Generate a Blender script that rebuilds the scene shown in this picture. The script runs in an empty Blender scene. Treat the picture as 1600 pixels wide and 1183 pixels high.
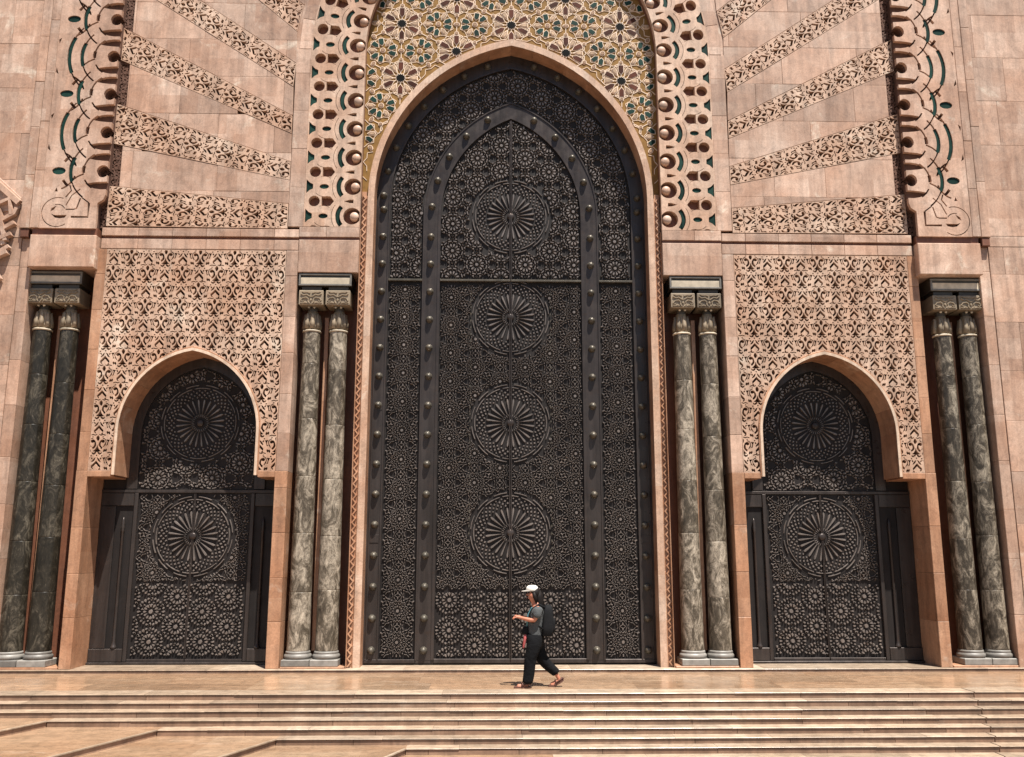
import bpy, math, random
import numpy as np
from mathutils import Vector, Matrix
from mathutils.geometry import delaunay_2d_cdt
random.seed(7); rng = np.random.default_rng(7)
R = math.radians
S = bpy.context.scene
COL = S.collection

# ------------------------------------------------------------------ camera, light, exposure
CAM = (-0.428, -17.61, 2.185)
PITCH, YAW, ROLL = R(10.8607), R(-1.4437), R(0.0483)
cd = bpy.data.cameras.new('camera'); cam = bpy.data.objects.new('camera', cd); COL.objects.link(cam)
cd.sensor_width = 36; cd.lens = 1400/1600*36; cd.clip_end = 2000; cd.clip_start = .1
fw = Vector((-math.sin(YAW)*math.cos(PITCH), math.cos(YAW)*math.cos(PITCH), math.sin(PITCH)))
rt = Vector((math.cos(YAW), math.sin(YAW), 0)); up = rt.cross(fw)
r2 = math.cos(ROLL)*rt + math.sin(ROLL)*up; u2 = -math.sin(ROLL)*rt + math.cos(ROLL)*up
M = Matrix((r2, u2, -fw)).transposed().to_4x4(); M.translation = CAM
cam.matrix_world = M; S.camera = cam

SUNV = Vector((.55, -1.0, 2.85)).normalized()          # towards the sun
w = bpy.data.worlds.new('World'); S.world = w; w.use_nodes = True
nt = w.node_tree; nt.nodes.clear()
sky = nt.nodes.new('ShaderNodeTexSky'); sky.sky_type = 'NISHITA'; sky.sun_disc = False
sky.sun_elevation = math.asin(SUNV.z); sky.sun_rotation = math.atan2(SUNV.x, SUNV.y)
bg = nt.nodes.new('ShaderNodeBackground'); bg.inputs[1].default_value = .05
wo = nt.nodes.new('ShaderNodeOutputWorld')
nt.links.new(sky.outputs[0], bg.inputs[0]); nt.links.new(bg.outputs[0], wo.inputs[0])
sl = bpy.data.lights.new('sun', 'SUN'); sl.energy = 5.0; sl.angle = R(.5); sl.color = (1, .95, .87)
so = bpy.data.objects.new('sun', sl); COL.objects.link(so)
so.rotation_euler = (-SUNV).to_track_quat('-Z', 'Y').to_euler(); so.location = (6, -12, 30)
S.view_settings.view_transform = 'Standard'; S.view_settings.look = 'None'
S.view_settings.gamma = 1; S.view_settings.exposure = 1.12

# ------------------------------------------------------------------ materials
class NT:
    def __init__(s, name):
        s.m = bpy.data.materials.new(name); s.m.use_nodes = True; s.t = s.m.node_tree
        s.b = s.t.nodes['Principled BSDF']
    def n(s, typ, **kw):
        nd = s.t.nodes.new(typ)
        for k, v in kw.items():
            if k.startswith('i_'):
                key = k[2:]; key = int(key) if key.isdigit() else key.replace('_', ' ')
                nd.inputs[key].default_value = v
            else: setattr(nd, k, v)
        return nd
    def l(s, a, b): s.t.links.new(a, b)
    def mix(s, fac, a, b, mode='MIX'):
        nd = s.t.nodes.new('ShaderNodeMix'); nd.data_type = 'RGBA'; nd.blend_type = mode
        for i, v in ((0, fac), (6, a), (7, b)):
            if hasattr(v, 'is_linked') or hasattr(v, 'links'): s.l(v, nd.inputs[i])
            else: nd.inputs[i].default_value = v if i == 0 else (*v, 1)
        return nd.outputs[2]
    def ramp(s, f, pts):
        nd = s.t.nodes.new('ShaderNodeValToRGB'); e = nd.color_ramp.elements
        while len(e) < len(pts): e.new(.5)
        for el, (p, c) in zip(e, pts):
            el.position = p; el.color = (c, c, c, 1) if not hasattr(c, '__len__') else (*c, 1)
        s.l(f, nd.inputs[0]); return nd.outputs[0]
    def noise(s, vec, scale, detail=4, dist=0., rough=.55):
        nd = s.n('ShaderNodeTexNoise', i_Scale=scale, i_Detail=detail, i_Distortion=dist, i_Roughness=rough)
        s.l(vec, nd.inputs['Vector']); return nd.outputs['Fac']
    def pos(s, scale=(1, 1, 1)):
        g = s.n('ShaderNodeNewGeometry')
        if scale == (1, 1, 1): return g.outputs['Position']
        v = s.n('ShaderNodeVectorMath', operation='MULTIPLY'); s.l(g.outputs['Position'], v.inputs[0]); v.inputs[1].default_value = scale
        return v.outputs[0]
    def bump(s, h, strength, dist=.01):
        b = s.n('ShaderNodeBump', i_Strength=strength, i_Distance=dist); s.l(h, b.inputs['Height']); s.l(b.outputs[0], s.b.inputs['Normal'])

def stone(name, c1, c2, c3, rough=.55, patch=(.46, .43), stain=.5, spec=.4, stretch=(1, 1, 1), rnd=.22, grain=.5, grime=.95):
    t = NT(name); p = t.pos(stretch)
    oi = t.n('ShaderNodeObjectInfo')
    off = t.n('ShaderNodeVectorMath', operation='SCALE'); t.l(oi.outputs['Random'], off.inputs['Scale']); off.inputs[0].default_value = (9, 5, 7)
    pp = t.n('ShaderNodeVectorMath', operation='ADD'); t.l(p, pp.inputs[0]); t.l(off.outputs[0], pp.inputs[1]); pv = pp.outputs[0]
    base = t.mix(t.ramp(t.noise(pv, .9, 5, .6), [(.3, 0.), (.7, 1.)]), c1, c2)
    # patches: slabs cut from different veins
    sx = t.n('ShaderNodeSeparateXYZ'); t.l(t.pos(), sx.inputs[0]); cb = t.n('ShaderNodeCombineXYZ')
    t.l(sx.outputs[0], cb.inputs[0]); t.l(sx.outputs[2], cb.inputs[1])
    br = t.n('ShaderNodeTexBrick', i_Scale=1., i_Mortar_Size=0., i_Brick_Width=patch[0], i_Row_Height=patch[1])
    br.offset = .37; br.squash = 1.35; br.squash_frequency = 3
    br.inputs['Color1'].default_value = (0, 0, 0, 1); br.inputs['Color2'].default_value = (1, 1, 1, 1)
    t.l(cb.outputs[0], br.inputs['Vector'])
    pm = t.n('ShaderNodeMath', operation='MULTIPLY'); t.l(br.outputs['Color'], pm.inputs[0]); pm.inputs[1].default_value = .55
    base = t.mix(pm.outputs[0], base, c3)
    # veins and blotches
    v = t.ramp(t.noise(pv, 2.3, 8, 1.6, .65), [(.42, 0.), (.5, 1.), (.58, 0.)])
    vm = t.n('ShaderNodeMath', operation='MULTIPLY'); t.l(v, vm.inputs[0]); vm.inputs[1].default_value = .22
    base = t.mix(vm.outputs[0], base, tuple(x*.62 for x in c1))
    st = t.ramp(t.noise(pv, 1.15, 6, .4, .7), [(.60, 0.), (.70, 1.)])
    sm = t.n('ShaderNodeMath', operation='MULTIPLY'); t.l(st, sm.inputs[0]); sm.inputs[1].default_value = stain
    base = t.mix(sm.outputs[0], base, (.74, .62, .50))
    gs = t.ramp(t.noise(t.pos((5., 5., .55)), 1.0, 7, .3, .7), [(.34, 1-.34*grime), (.58, 1.)])
    base = t.mix(1., base, gs, 'MULTIPLY')
    bl = t.ramp(t.noise(pv, 4.5, 8, 1.0, .75), [(.30, 1-.30*grime), (.5, 1.), (.78, 1+.12*grime)])
    base = t.mix(1., base, bl, 'MULTIPLY')
    g = t.ramp(t.noise(p, 38, 4, 0, .7), [(.3, 1-.22*grain), (.75, 1+.1*grain)])
    base = t.mix(1., base, g, 'MULTIPLY')
    rr = t.n('ShaderNodeMapRange'); rr.inputs[3].default_value = 1-rnd; rr.inputs[4].default_value = 1+rnd*.45
    t.l(oi.outputs['Random'], rr.inputs[0]); base = t.mix(1., base, rr.outputs[0], 'MULTIPLY')
    t.l(base, t.b.inputs['Base Color'])
    ro = t.ramp(t.noise(pv, 3, 5), [(.3, max(.05, rough-.12)), (.7, rough+.12)]); t.l(ro, t.b.inputs['Roughness'])
    t.b.inputs['Specular IOR Level'].default_value = spec
    t.bump(t.noise(p, 24, 6, 0, .7), .25, .008)
    return t.m

def flat(name, c, rough=.5, metal=0., var=.15, scale=8., bump=0., spec=.5):
    t = NT(name); p = t.pos(); oi = t.n('ShaderNodeObjectInfo')
    n = t.ramp(t.noise(p, scale, 5), [(.25, 1-var), (.75, 1+var*.6)])
    b = t.mix(1., c, n, 'MULTIPLY')
    rr = t.n('ShaderNodeMapRange'); rr.inputs[3].default_value = 1-var; rr.inputs[4].default_value = 1+var
    t.l(oi.outputs['Random'], rr.inputs[0]); b = t.mix(1., b, rr.outputs[0], 'MULTIPLY')
    t.l(b, t.b.inputs['Base Color']); t.b.inputs['Roughness'].default_value = rough; t.b.inputs['Metallic'].default_value = metal
    t.b.inputs['Specular IOR Level'].default_value = spec
    if bump: t.bump(t.noise(p, scale*(1.2 if 'cloth' in name else 4), 4), bump*(2.2 if 'cloth' in name else 1), .03 if 'cloth' in name else .005)
    return t.m

def marble(name, dark, mid, pale, lo, hi):
    t = NT(name); oi = t.n('ShaderNodeObjectInfo')
    off = t.n('ShaderNodeVectorMath', operation='SCALE'); t.l(oi.outputs['Random'], off.inputs['Scale']); off.inputs[0].default_value = (31, 17, 23)
    pp = t.n('ShaderNodeVectorMath', operation='ADD'); t.l(t.pos((1.6, 1.6, .8)), pp.inputs[0]); t.l(off.outputs[0], pp.inputs[1])
    n1 = t.noise(pp.outputs[0], 3.2, 12, 1.1, .78)
    sh = t.n('ShaderNodeMapRange'); sh.inputs[3].default_value = lo; sh.inputs[4].default_value = hi; t.l(oi.outputs['Random'], sh.inputs[0])
    a = t.n('ShaderNodeMath', operation='ADD'); t.l(n1, a.inputs[0]); t.l(sh.outputs[0], a.inputs[1])
    c = t.ramp(a.outputs[0], [(.28, dark), (.46, mid), (.62, pale), (.8, tuple(min(.75, x*1.35) for x in pale))])
    v = t.ramp(t.noise(pp.outputs[0], 4.5, 8, 1.8, .7), [(.47, 0.), (.5, 1.), (.53, 0.)])
    m = t.n('ShaderNodeMath', operation='MULTIPLY'); t.l(v, m.inputs[0]); m.inputs[1].default_value = .55
    c = t.mix(m.outputs[0], c, tuple(x*.5 for x in dark))
    sp = t.ramp(t.noise(t.pos(), 16, 4, .5, .6), [(.62, 0.), (.66, 1.)])
    m2 = t.n('ShaderNodeMath', operation='MULTIPLY'); t.l(sp, m2.inputs[0]); m2.inputs[1].default_value = .5
    c = t.mix(m2.outputs[0], c, tuple(x*.45 for x in mid))
    t.l(c, t.b.inputs['Base Color']); t.b.inputs['Roughness'].default_value = .33; t.b.inputs['Specular IOR Level'].default_value = .3
    t.bump(t.noise(t.pos(), 14, 5), .2, .01)
    return t.m

def bronze(name, c, rough, metal=.8):
    t = NT(name); p = t.pos()
    n = t.noise(p, 1.3, 6, .5, .6)
    b = t.mix(t.ramp(n, [(.3, 0.), (.7, 1.)]), tuple(x*.72 for x in c), c)
    b = t.mix(t.ramp(t.noise(p, 9, 5), [(.55, 0.), (.75, .45)]), b, (c[0]*1.05, c[1]*.8, c[2]*.62))
    b = t.mix(1., b, t.ramp(t.noise(t.pos((7, 7, .5)), 1., 6, .3, .7), [(.3, .62), (.7, 1.3)]), 'MULTIPLY')
    b = t.mix(t.ramp(t.noise(p, 2.2, 7, .6, .7), [(.56, 0.), (.72, .35)]), b, (c[0]*1.7, c[1]*1.6, c[2]*1.45))
    t.l(b, t.b.inputs['Base Color']); t.b.inputs['Metallic'].default_value = metal
    t.l(t.ramp(t.noise(p, 5, 5), [(.3, rough-.08), (.7, rough+.12)]), t.b.inputs['Roughness'])
    t.b.inputs['Specular IOR Level'].default_value = .3
    t.bump(t.noise(p, 40, 3), .08, .004)
    return t.m

MAT = dict(
  pink=stone('pink_travertine', (.50, .30, .205), (.68, .505, .40), (.40, .22, .14), .5, rnd=.24, stain=.75, grain=1.),
  carve=stone('carved_travertine', (.53, .32, .215), (.70, .525, .405), (.45, .255, .155), .55, rnd=.04, stain=.75, grain=1.),
  orange=stone('warm_lit_travertine', (.43, .215, .12), (.57, .34, .215), (.37, .17, .088), .42, stain=.4, rnd=.18, grain=1.),  # facade stone with warm side light and bounce mixed into its colour
  cream_stone=stone('cream_edge_stone', (.62, .45, .33), (.74, .58, .45), (.6, .42, .3), .5, rnd=.05),
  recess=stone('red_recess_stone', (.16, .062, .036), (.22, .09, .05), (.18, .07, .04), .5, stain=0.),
  cut=stone('shaded_carving_ground', (.10, .046, .03), (.15, .072, .045), (.12, .055, .033), .8, stain=0., rnd=.03),  # backing of the same stone, darkened to imitate shade deep in the cuts
  floor=stone('polished_floor_stone', (.37, .225, .135), (.47, .33, .22), (.30, .17, .095), .13, patch=(2.2, 9.), stain=.35, stretch=(.45, 2.2, 1), spec=.5),
  plaza=stone('plaza_paving', (.15, .115, .085), (.20, .155, .115), (.13, .10, .075), .6, patch=(1.2, 9.), stain=.2),
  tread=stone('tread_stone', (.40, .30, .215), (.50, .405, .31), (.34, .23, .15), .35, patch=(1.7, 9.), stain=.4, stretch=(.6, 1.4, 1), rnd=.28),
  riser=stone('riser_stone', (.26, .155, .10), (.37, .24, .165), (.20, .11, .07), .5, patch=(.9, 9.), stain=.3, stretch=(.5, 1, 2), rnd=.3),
  joint=flat('dark_joint', (.05, .035, .025), .9),
  green=flat('green_glazed_tile', (.011, .036, .028), .45, var=.35, spec=.12),
  brown=flat('brown_glazed_tile', (.075, .024, .014), .5, var=.4, spec=.1),
  gold=flat('ochre_glazed_tile', (.30, .165, .05), .45, var=.3, spec=.15),
  cream=flat('cream_glazed_tile', (.66, .52, .40), .4, var=.15),
  sand=flat('sand_tile', (.42, .27, .17), .45, var=.25, spec=.2),
  paint=flat('painted_cream_tile', (.44, .31, .205), .45, var=.25, spec=.2),
  black=flat('black_tile', (.006, .006, .006), .6, spec=.05),
  bz=bronze('dark_bronze', (.056, .045, .041), .32, .4),
  bzp=bronze('ornament_bronze', (.215, .182, .163), .33, .4),
  bzd=bronze('recess_bronze', (.019, .015, .014), .6, .2),
  bzs=bronze('stud_bronze', (.10, .088, .070), .42, .35),
  mdark=marble('blackish_green_marble', (.008, .007, .005), (.030, .025, .018), (.15, .128, .095), -.10, -.02),
  mpale=marble('pale_grey_marble', (.012, .010, .007), (.10, .080, .058), (.43, .365, .285), -.05, .05),
  mgrey=marble('grey_black_marble', (.010, .008, .006), (.06, .048, .035), (.33, .28, .215), -.06, .03),
  cap=flat('carved_dark_capital', (.22, .17, .115), .5, var=.3, bump=.4),
  capd=flat("capital_dark_stone", (.045, .037, .028), .5, var=.3),
  bone=flat('pale_abacus_stone', (.52, .44, .33), .5, var=.3),
  plinth=flat('grey_plinth_stone', (.20, .185, .165), .5, var=.35, bump=.3),
  skin=flat('skin', (.42, .16, .095), .5, var=.05),
  hair=flat('dark_hair', (.012, .009, .008), .6, spec=.15),
  shirt=flat('grey_cloth', (.075, .08, .082), .95, var=.2, scale=14, bump=.3),
  trouser=flat('black_cloth', (.008, .008, .009), .95, var=.2, scale=10, bump=.3, spec=.1),
  capw=flat('white_cap_cloth', (.70, .66, .60), .8),
  pack=flat('black_nylon', (.008, .008, .009), .8, var=.3, bump=.3, spec=.15),
  pinkc=flat('pink_cloth', (.42, .09, .09), .85),
  sandal=flat('brown_leather', (.10, .04, .028), .6),
  strapc=flat('teal_strap', (.10, .28, .32), .7),
)

# ------------------------------------------------------------------ mesh helpers
def mesh(name, V, F, smooth=False):
    me = bpy.data.meshes.new(name); me.from_pydata([tuple(map(float, v)) for v in V], [], [tuple(map(int, f)) for f in F]); me.update()
    if smooth: me.shade_smooth()
    return me
def put(name, me, mat, parent=None, loc=None, kind=None):
    o = bpy.data.objects.new(name, me); COL.objects.link(o)
    if mat and not me.materials: me.materials.append(MAT[mat])
    if parent: o.parent = parent
    if loc is not None: o.location = loc
    if kind: o['kind'] = kind
    return o
def mk(name, VF, mat, parent=None, sx=1, smooth=False, kind=None):
    V, F = VF; V = np.array(V, float)
    if sx < 0: V = V*np.array([-1, 1, 1]); F = [tuple(reversed(f)) for f in F]
    return put(name, mesh(name, V, F, smooth), mat, parent, kind=kind)
def empty(name, loc, label, cat, group=None):
    o = bpy.data.objects.new(name, None); COL.objects.link(o); o.location = loc; o.empty_display_size = .3
    o['label'] = label; o['category'] = cat
    if group: o['group'] = group
    return o
def tag(o, label, cat, group=None):
    o['label'] = label; o['category'] = cat
    if group: o['group'] = group
    return o
def join(parts):
    V = []; F = []; k = 0
    for v, f in parts:
        V.append(np.array(v, float)); F += [tuple(i+k for i in q) for q in f]; k += len(v)
    return np.concatenate(V), F
def area(p):
    p = np.asarray(p); x, z = p[:, 0], p[:, 1]; return .5*np.sum(x*np.roll(z, -1)-np.roll(x, -1)*z)
def ccw(p):
    p = np.asarray(p, float); return p if area(p) > 0 else p[::-1]
def inset(p, d):
    p = np.asarray(p, float); e = np.roll(p, -1, 0)-p; n = np.stack([-e[:, 1], e[:, 0]], 1); n /= np.maximum(1e-9, np.linalg.norm(n, axis=1))[:, None]
    n0 = np.roll(n, 1, 0); m = n+n0; den = 1+np.sum(n*n0, 1); return p+d*m/np.maximum(den, .35)[:, None]
def stack(rings):
    """rings: list of (poly2d xz, y) from back to front; closed sides + front cap"""
    V = []; F = []; n = len(rings[0][0])
    for p, y in rings: V += [(a, y, b) for a, b in p]
    for r in range(len(rings)-1):
        for i in range(n):
            j = (i+1) % n; F.append((r*n+i, r*n+j, (r+1)*n+j, (r+1)*n+i))
    F.append(tuple(range((len(rings)-1)*n, len(rings)*n)))
    return np.array(V, float), F
def frust(p, yb, yf, ins):
    p = ccw(p); return stack([(p, yb), (inset(p, ins), yf)])
def block(p, yb, yf, ch=.006):
    p = ccw(p); return stack([(p, yb), (p, yf+ch), (inset(p, ch), yf)])
def rect(x0, x1, z0, z1): return np.array([(x0, z0), (x1, z0), (x1, z1), (x0, z1)], float)
def box(x0, x1, y0, y1, z0, z1):
    V = np.array([(x, y, z) for z in (z0, z1) for y in (y0, y1) for x in (x0, x1)], float)
    return V, [(0, 2, 3, 1), (4, 5, 7, 6), (0, 1, 5, 4), (2, 6, 7, 3), (0, 4, 6, 2), (1, 3, 7, 5)]
def cbox(x0, x1, y0, y1, z0, z1, c=.01):
    """box whose front and top edges are chamfered"""
    return stack([(rect(x0, x1, z0, z1), y1), (rect(x0, x1, z0, z1), y0+c), (rect(x0+c, x1-c, z0+c, z1-c), y0)])
def pip(P, poly):
    x, z = P[:, 0], P[:, 1]; r = np.zeros(len(P), bool); n = len(poly); j = n-1
    for i in range(n):
        xi, zi = poly[i]; xj, zj = poly[j]
        if zi != zj:
            c = ((zi > z) != (zj > z)) & (x < (xj-xi)*(z-zi)/(zj-zi)+xi); r ^= c
        j = i
    return r
def plate(outer, holes, yf, yb, warp=None):
    """flat slab cut through by the hole outlines: front face and the walls of every cut"""
    polys = [np.asarray(outer, float)]+[np.asarray(h, float) for h in holes]
    vs = []; es = []
    for p in polys:
        k = len(vs); vs += [Vector((a, b)) for a, b in p]; n = len(p); es += [(k+i, k+(i+1) % n) for i in range(n)]
    r = delaunay_2d_cdt(vs, es, [], 0, 1e-5)
    P = np.array([(v.x, v.y) for v in r[0]]); T = np.array([f for f in r[2] if len(f) == 3])
    a, b, c = P[T[:, 0]], P[T[:, 1]], P[T[:, 2]]
    cen = (a+b+c)/3
    keep = pip(cen, polys[0])
    for h in polys[1:]:
        lo = h.min(0); hi = h.max(0)
        idx = np.nonzero(keep & (cen[:, 0] > lo[0]) & (cen[:, 0] < hi[0]) & (cen[:, 1] > lo[1]) & (cen[:, 1] < hi[1]))[0]
        if len(idx): keep[idx[pip(cen[idx], h)]] = False
    T = T[keep]
    cr = (P[T[:, 1], 0]-P[T[:, 0], 0])*(P[T[:, 2], 1]-P[T[:, 0], 1])-(P[T[:, 2], 0]-P[T[:, 0], 0])*(P[T[:, 1], 1]-P[T[:, 0], 1])
    T[cr < 0] = T[cr < 0][:, ::-1]
    used = {}
    for t in T:
        for i in range(3): used[(t[i], t[(i+1) % 3])] = 1
    bd = [(p, q) for (p, q) in used if (q, p) not in used]
    if warp is not None: P = warp(P)
    n = len(P); V = np.concatenate([np.c_[P[:, 0], np.full(n, yf), P[:, 1]], np.c_[P[:, 0], np.full(n, yb), P[:, 1]]])
    F = [tuple(t) for t in T]+[(q, p, p+n, q+n) for p, q in bd]
    u = np.unique(np.array([i for f in F for i in f])); m = np.zeros(2*n, int); m[u] = np.arange(len(u))
    return V[u], [tuple(m[i] for i in f) for f in F]
def clip(poly, quad):
    """convex clip of poly by convex ccw quad"""
    out = [tuple(p) for p in poly]; q = ccw(quad)
    for i in range(len(q)):
        a, b = q[i], q[(i+1) % len(q)]; inp = out; out = []
        if not inp: break
        side = lambda p: (b[0]-a[0])*(p[1]-a[1])-(b[1]-a[1])*(p[0]-a[0])
        for k in range(len(inp)):
            p, s = inp[k], inp[k-1]; dp, ds = side(p), side(s)
            if (dp >= 0) != (ds >= 0):
                t = ds/(ds-dp); out.append((s[0]+t*(p[0]-s[0]), s[1]+t*(p[1]-s[1])))
            if dp >= 0: out.append(p)
    o = []
    for p in out:
        if not o or math.dist(p, o[-1]) > .004: o.append(p)
    if len(o) > 1 and math.dist(o[0], o[-1]) < .004: o.pop()
    return np.array(o) if len(o) >= 3 else None
def ell(cx, cz, a, b, n=12, rot=0., t0=0.):
    t = np.linspace(0, 2*math.pi, n, endpoint=False)+t0; x = a*np.cos(t); z = b*np.sin(t)
    c, s = math.cos(rot), math.sin(rot); return np.stack([cx+x*c-z*s, cz+x*s+z*c], 1)
def arcband(cx, cz, r0, r1, a0, a1, n=8):
    t = np.linspace(a0, a1, n+1); return np.concatenate([np.stack([cx+r1*np.cos(t), cz+r1*np.sin(t)], 1), np.stack([cx+r0*np.cos(t[::-1]), cz+r0*np.sin(t[::-1])], 1)])
def stroke(pts, w0, w1=None):
    """ribbon polygon along a polyline, widths w0..w1"""
    p = np.asarray(pts, float); w1 = w0 if w1 is None else w1; W = np.linspace(w0, w1, len(p))/2
    d = np.gradient(p, axis=0); d /= np.linalg.norm(d, axis=1)[:, None]; n = np.stack([-d[:, 1], d[:, 0]], 1)
    return np.concatenate([p+n*W[:, None], (p-n*W[:, None])[::-1]])
def rot2(p, a, o=(0, 0)):
    c, s = math.cos(a), math.sin(a); p = np.asarray(p, float); return np.stack([o[0]+p[:, 0]*c-p[:, 1]*s, o[1]+p[:, 0]*s+p[:, 1]*c], 1)
def lathe(prof, n=24, c=(0, 0, 0), lobes=0, lobe=.0, capb=True):
    V = []; F = []
    for r, z in prof:
        for i in range(n):
            t = 2*math.pi*i/n; rr = r*(1+lobe*math.cos(lobes*t)) if lobes else r
            V.append((c[0]+rr*math.cos(t), c[1]+rr*math.sin(t), c[2]+z))
    for k in range(len(prof)-1):
        for i in range(n):
            j = (i+1) % n; F.append((k*n+i, k*n+j, (k+1)*n+j, (k+1)*n+i))
    F.append(tuple((len(prof)-1)*n+i for i in range(n)))
    if capb: F.append(tuple(reversed(range(n))))
    return np.array(V), F
def tube(P, rad, n=10, caps=True):
    P = [Vector(p) for p in P]; V = []; F = []
    if not hasattr(rad, '__len__'): rad = [rad]*len(P)
    ref = Vector((.13, 1, .21))
    for i, p in enumerate(P):
        d = (P[min(i+1, len(P)-1)]-P[max(i-1, 0)]).normalized(); a = d.cross(ref).normalized(); b = d.cross(a)
        for k in range(n):
            t = 2*math.pi*k/n; V.append(tuple(p+rad[i]*(a*math.cos(t)+b*math.sin(t))))
    for i in range(len(P)-1):
        for k in range(n):
            j = (k+1) % n; F.append((i*n+k, i*n+j, (i+1)*n+j, (i+1)*n+k))
    if caps: F.append(tuple(reversed(range(n)))); F.append(tuple((len(P)-1)*n+k for k in range(n)))
    return np.array(V), F
def arch_pts(w, z0, apex, n=16, cx=0.):
    """two-centred pointed arch from right spring over the apex to the left spring"""
    h = apex-z0; c = (h*h-w*w)/(2*w); r = w+c; a1 = math.atan2(h, c)
    t = np.linspace(0, a1, n+1); rgt = np.stack([cx-c+r*np.cos(t), z0+r*np.sin(t)], 1)
    lft = rgt[::-1][1:].copy(); lft[:, 0] = 2*cx-lft[:, 0]
    return np.concatenate([rgt, lft])
def opening(w, z0, apex, zb, n=16, cx=0.):
    return np.concatenate([[(cx+w, zb)], arch_pts(w, z0, apex, n, cx), [(cx-w, zb)]])

# ------------------------------------------------------------------ the setting: plaza, steps, terrace
ground = mk('ground', box(-260, 260, -260, 40, -1.2, -.775), 'plaza'); ground['kind'] = 'structure'
N_STEP, TR, RI, Y0, ZT = 8, .24, .089, -2.58, -.06
steps = bpy.data.objects.new('steps', None); COL.objects.link(steps); steps['kind'] = 'structure'
XC = {3: -7.03, 4: -5.30, 5: -3.50, 6: -1.60, 7: .5}
DIAG = (-.42, -1.)
XL, XR = -15.5, 15.5
JX = lambda n: 7.45-.075*n
def step_edge(n):
    y = Y0-TR*n
    if n in XC: return XC[n], y
    return XL, y
def tread_profile(x0, x1, yf, yb, z):
    """nosed slab: rounded lip over a shadow gap"""
    pr = [(yf+.002, z-.016), (yf-.006, z-.013), (yf-.008, z-.007), (yf-.004, z-.002), (yf+.006, z), (yb, z), (yb, z-.026)]
    V = [(x, a, b) for x in (x0, x1) for a, b in pr]; m = len(pr)
    F = [(i, i+m, (i+1) % m+m, (i+1) % m) for i in range(m)]+[tuple(range(m)), tuple(reversed(range(m, 2*m)))]
    return np.array(V), [tuple(reversed(f)) for f in F]
for n in range(N_STEP):
    xc, y = step_edge(n); z = ZT-RI*n
    cuts = [xc]; x = xc+.6+random.random()
    while x < XR:
        cuts.append(x); x += 1.35+random.random()*1.1
    cuts = [c for c in cuts if abs(c-JX(n)) > .4]+[JX(n)]; cuts = sorted(c for c in cuts if c >= xc)+[XR]
    depth = TR+.05 if n else .42
    for a, b in zip(cuts[:-1], cuts[1:]):
        g0 = .011 if abs(a-JX(n)) < 1e-6 else .0015; g1 = .011 if abs(b-JX(n)) < 1e-6 else .0015
        dz_ = random.uniform(-.0035, .001); dy_ = random.uniform(-.004, .004)
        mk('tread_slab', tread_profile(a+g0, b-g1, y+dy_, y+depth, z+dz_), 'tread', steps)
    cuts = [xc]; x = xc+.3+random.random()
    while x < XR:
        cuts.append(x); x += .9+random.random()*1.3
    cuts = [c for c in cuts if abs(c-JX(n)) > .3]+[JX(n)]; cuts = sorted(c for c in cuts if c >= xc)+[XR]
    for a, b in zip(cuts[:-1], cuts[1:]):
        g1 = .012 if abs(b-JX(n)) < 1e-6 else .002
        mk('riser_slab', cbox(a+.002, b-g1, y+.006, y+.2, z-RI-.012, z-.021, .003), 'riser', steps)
    if n in XC:      # the landing that runs out towards the plaza, with its slanting kerb
        L = 13.; dx, dy = DIAG; ln = math.hypot(dx, dy); dirv = np.array([dx, dy])/ln; nrm = np.array([-dirv[1], dirv[0]])
        if nrm[0] < 0: nrm = -nrm                                  # towards the lower side
        p0 = np.array([xc, y]); p1 = p0+dirv*L
        poly = np.array([(XL, y+depth), (xc, y+depth), p0, p1, (XL, p1[1])])
        V = np.array([(a, b, z-.003) for a, b in poly]); F = [tuple(reversed(range(len(poly))))]
        V2 = np.array([(a, b, z-.018) for a, b in poly]); k = len(poly)
        Fs = [(i, (i+1) % k, (i+1) % k+k, i+k) for i in range(k)]
        mk('landing', (np.concatenate([V, V2]), F+Fs), 'floor', steps)
        # nosing and riser pieces along the slant
        s = 0.
        while s < L-.1:
            e = min(L, s+1.7+random.random()*.6); c = [p0+dirv*(s+.002), p0+dirv*(e-.002)]
            def slab(off0, off1, z0, z1):
                q = [c[0]+nrm*off0, c[1]+nrm*off0, c[1]+nrm*off1, c[0]+nrm*off1]
                V = np.array([(a, b, zz) for zz in (z0, z1) for a, b in q]); ar = area(np.array(q))
                F = [(3, 2, 1, 0), (4, 5, 6, 7)]+[(i, (i+1) % 4, (i+1) % 4+4, i+4) for i in range(4)]
                if ar < 0: F = [tuple(reversed(f)) for f in F]
                return V, F
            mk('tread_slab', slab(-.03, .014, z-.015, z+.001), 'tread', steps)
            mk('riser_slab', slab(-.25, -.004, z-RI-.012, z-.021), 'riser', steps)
            s = e
# terrace paving before the doors
terrace = bpy.data.objects.new('terrace', None); COL.objects.link(terrace); terrace['kind'] = 'structure'
yy = [Y0+.42, -1.45, -.72, -.148]
for a, b in zip(yy[:-1], yy[1:]):
    x = XL+random.random()
    while x < XR:
        e = x+1.5+random.random()*1.4
        V, F = box(x+.0012, e-.0012, a+.0012, b-.0012, ZT-.05, ZT); mk('paving_slab', (V, F), 'floor', terrace); x = e
bed = mk('bedding', join([box(XL, XR, Y0+.2, .3, -.7, ZT-.012), box(XL, XR, Y0-TR*N_STEP+.2, Y0+.25, -1., -.80)]), 'joint', terrace)
x = XL
thr = [XL]
while x < XR:
    x += 1.1+random.random()*.9; thr.append(x)
for a, b in zip(thr[:-1], thr[1:]):
    mk('threshold_slab', tread_profile(a+.001, b-.001, -.14, .9, .0), 'tread', terrace)
mk('bedding', box(XL, XR, -.10, .9, -.7, -.045), 'joint', terrace)
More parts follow.
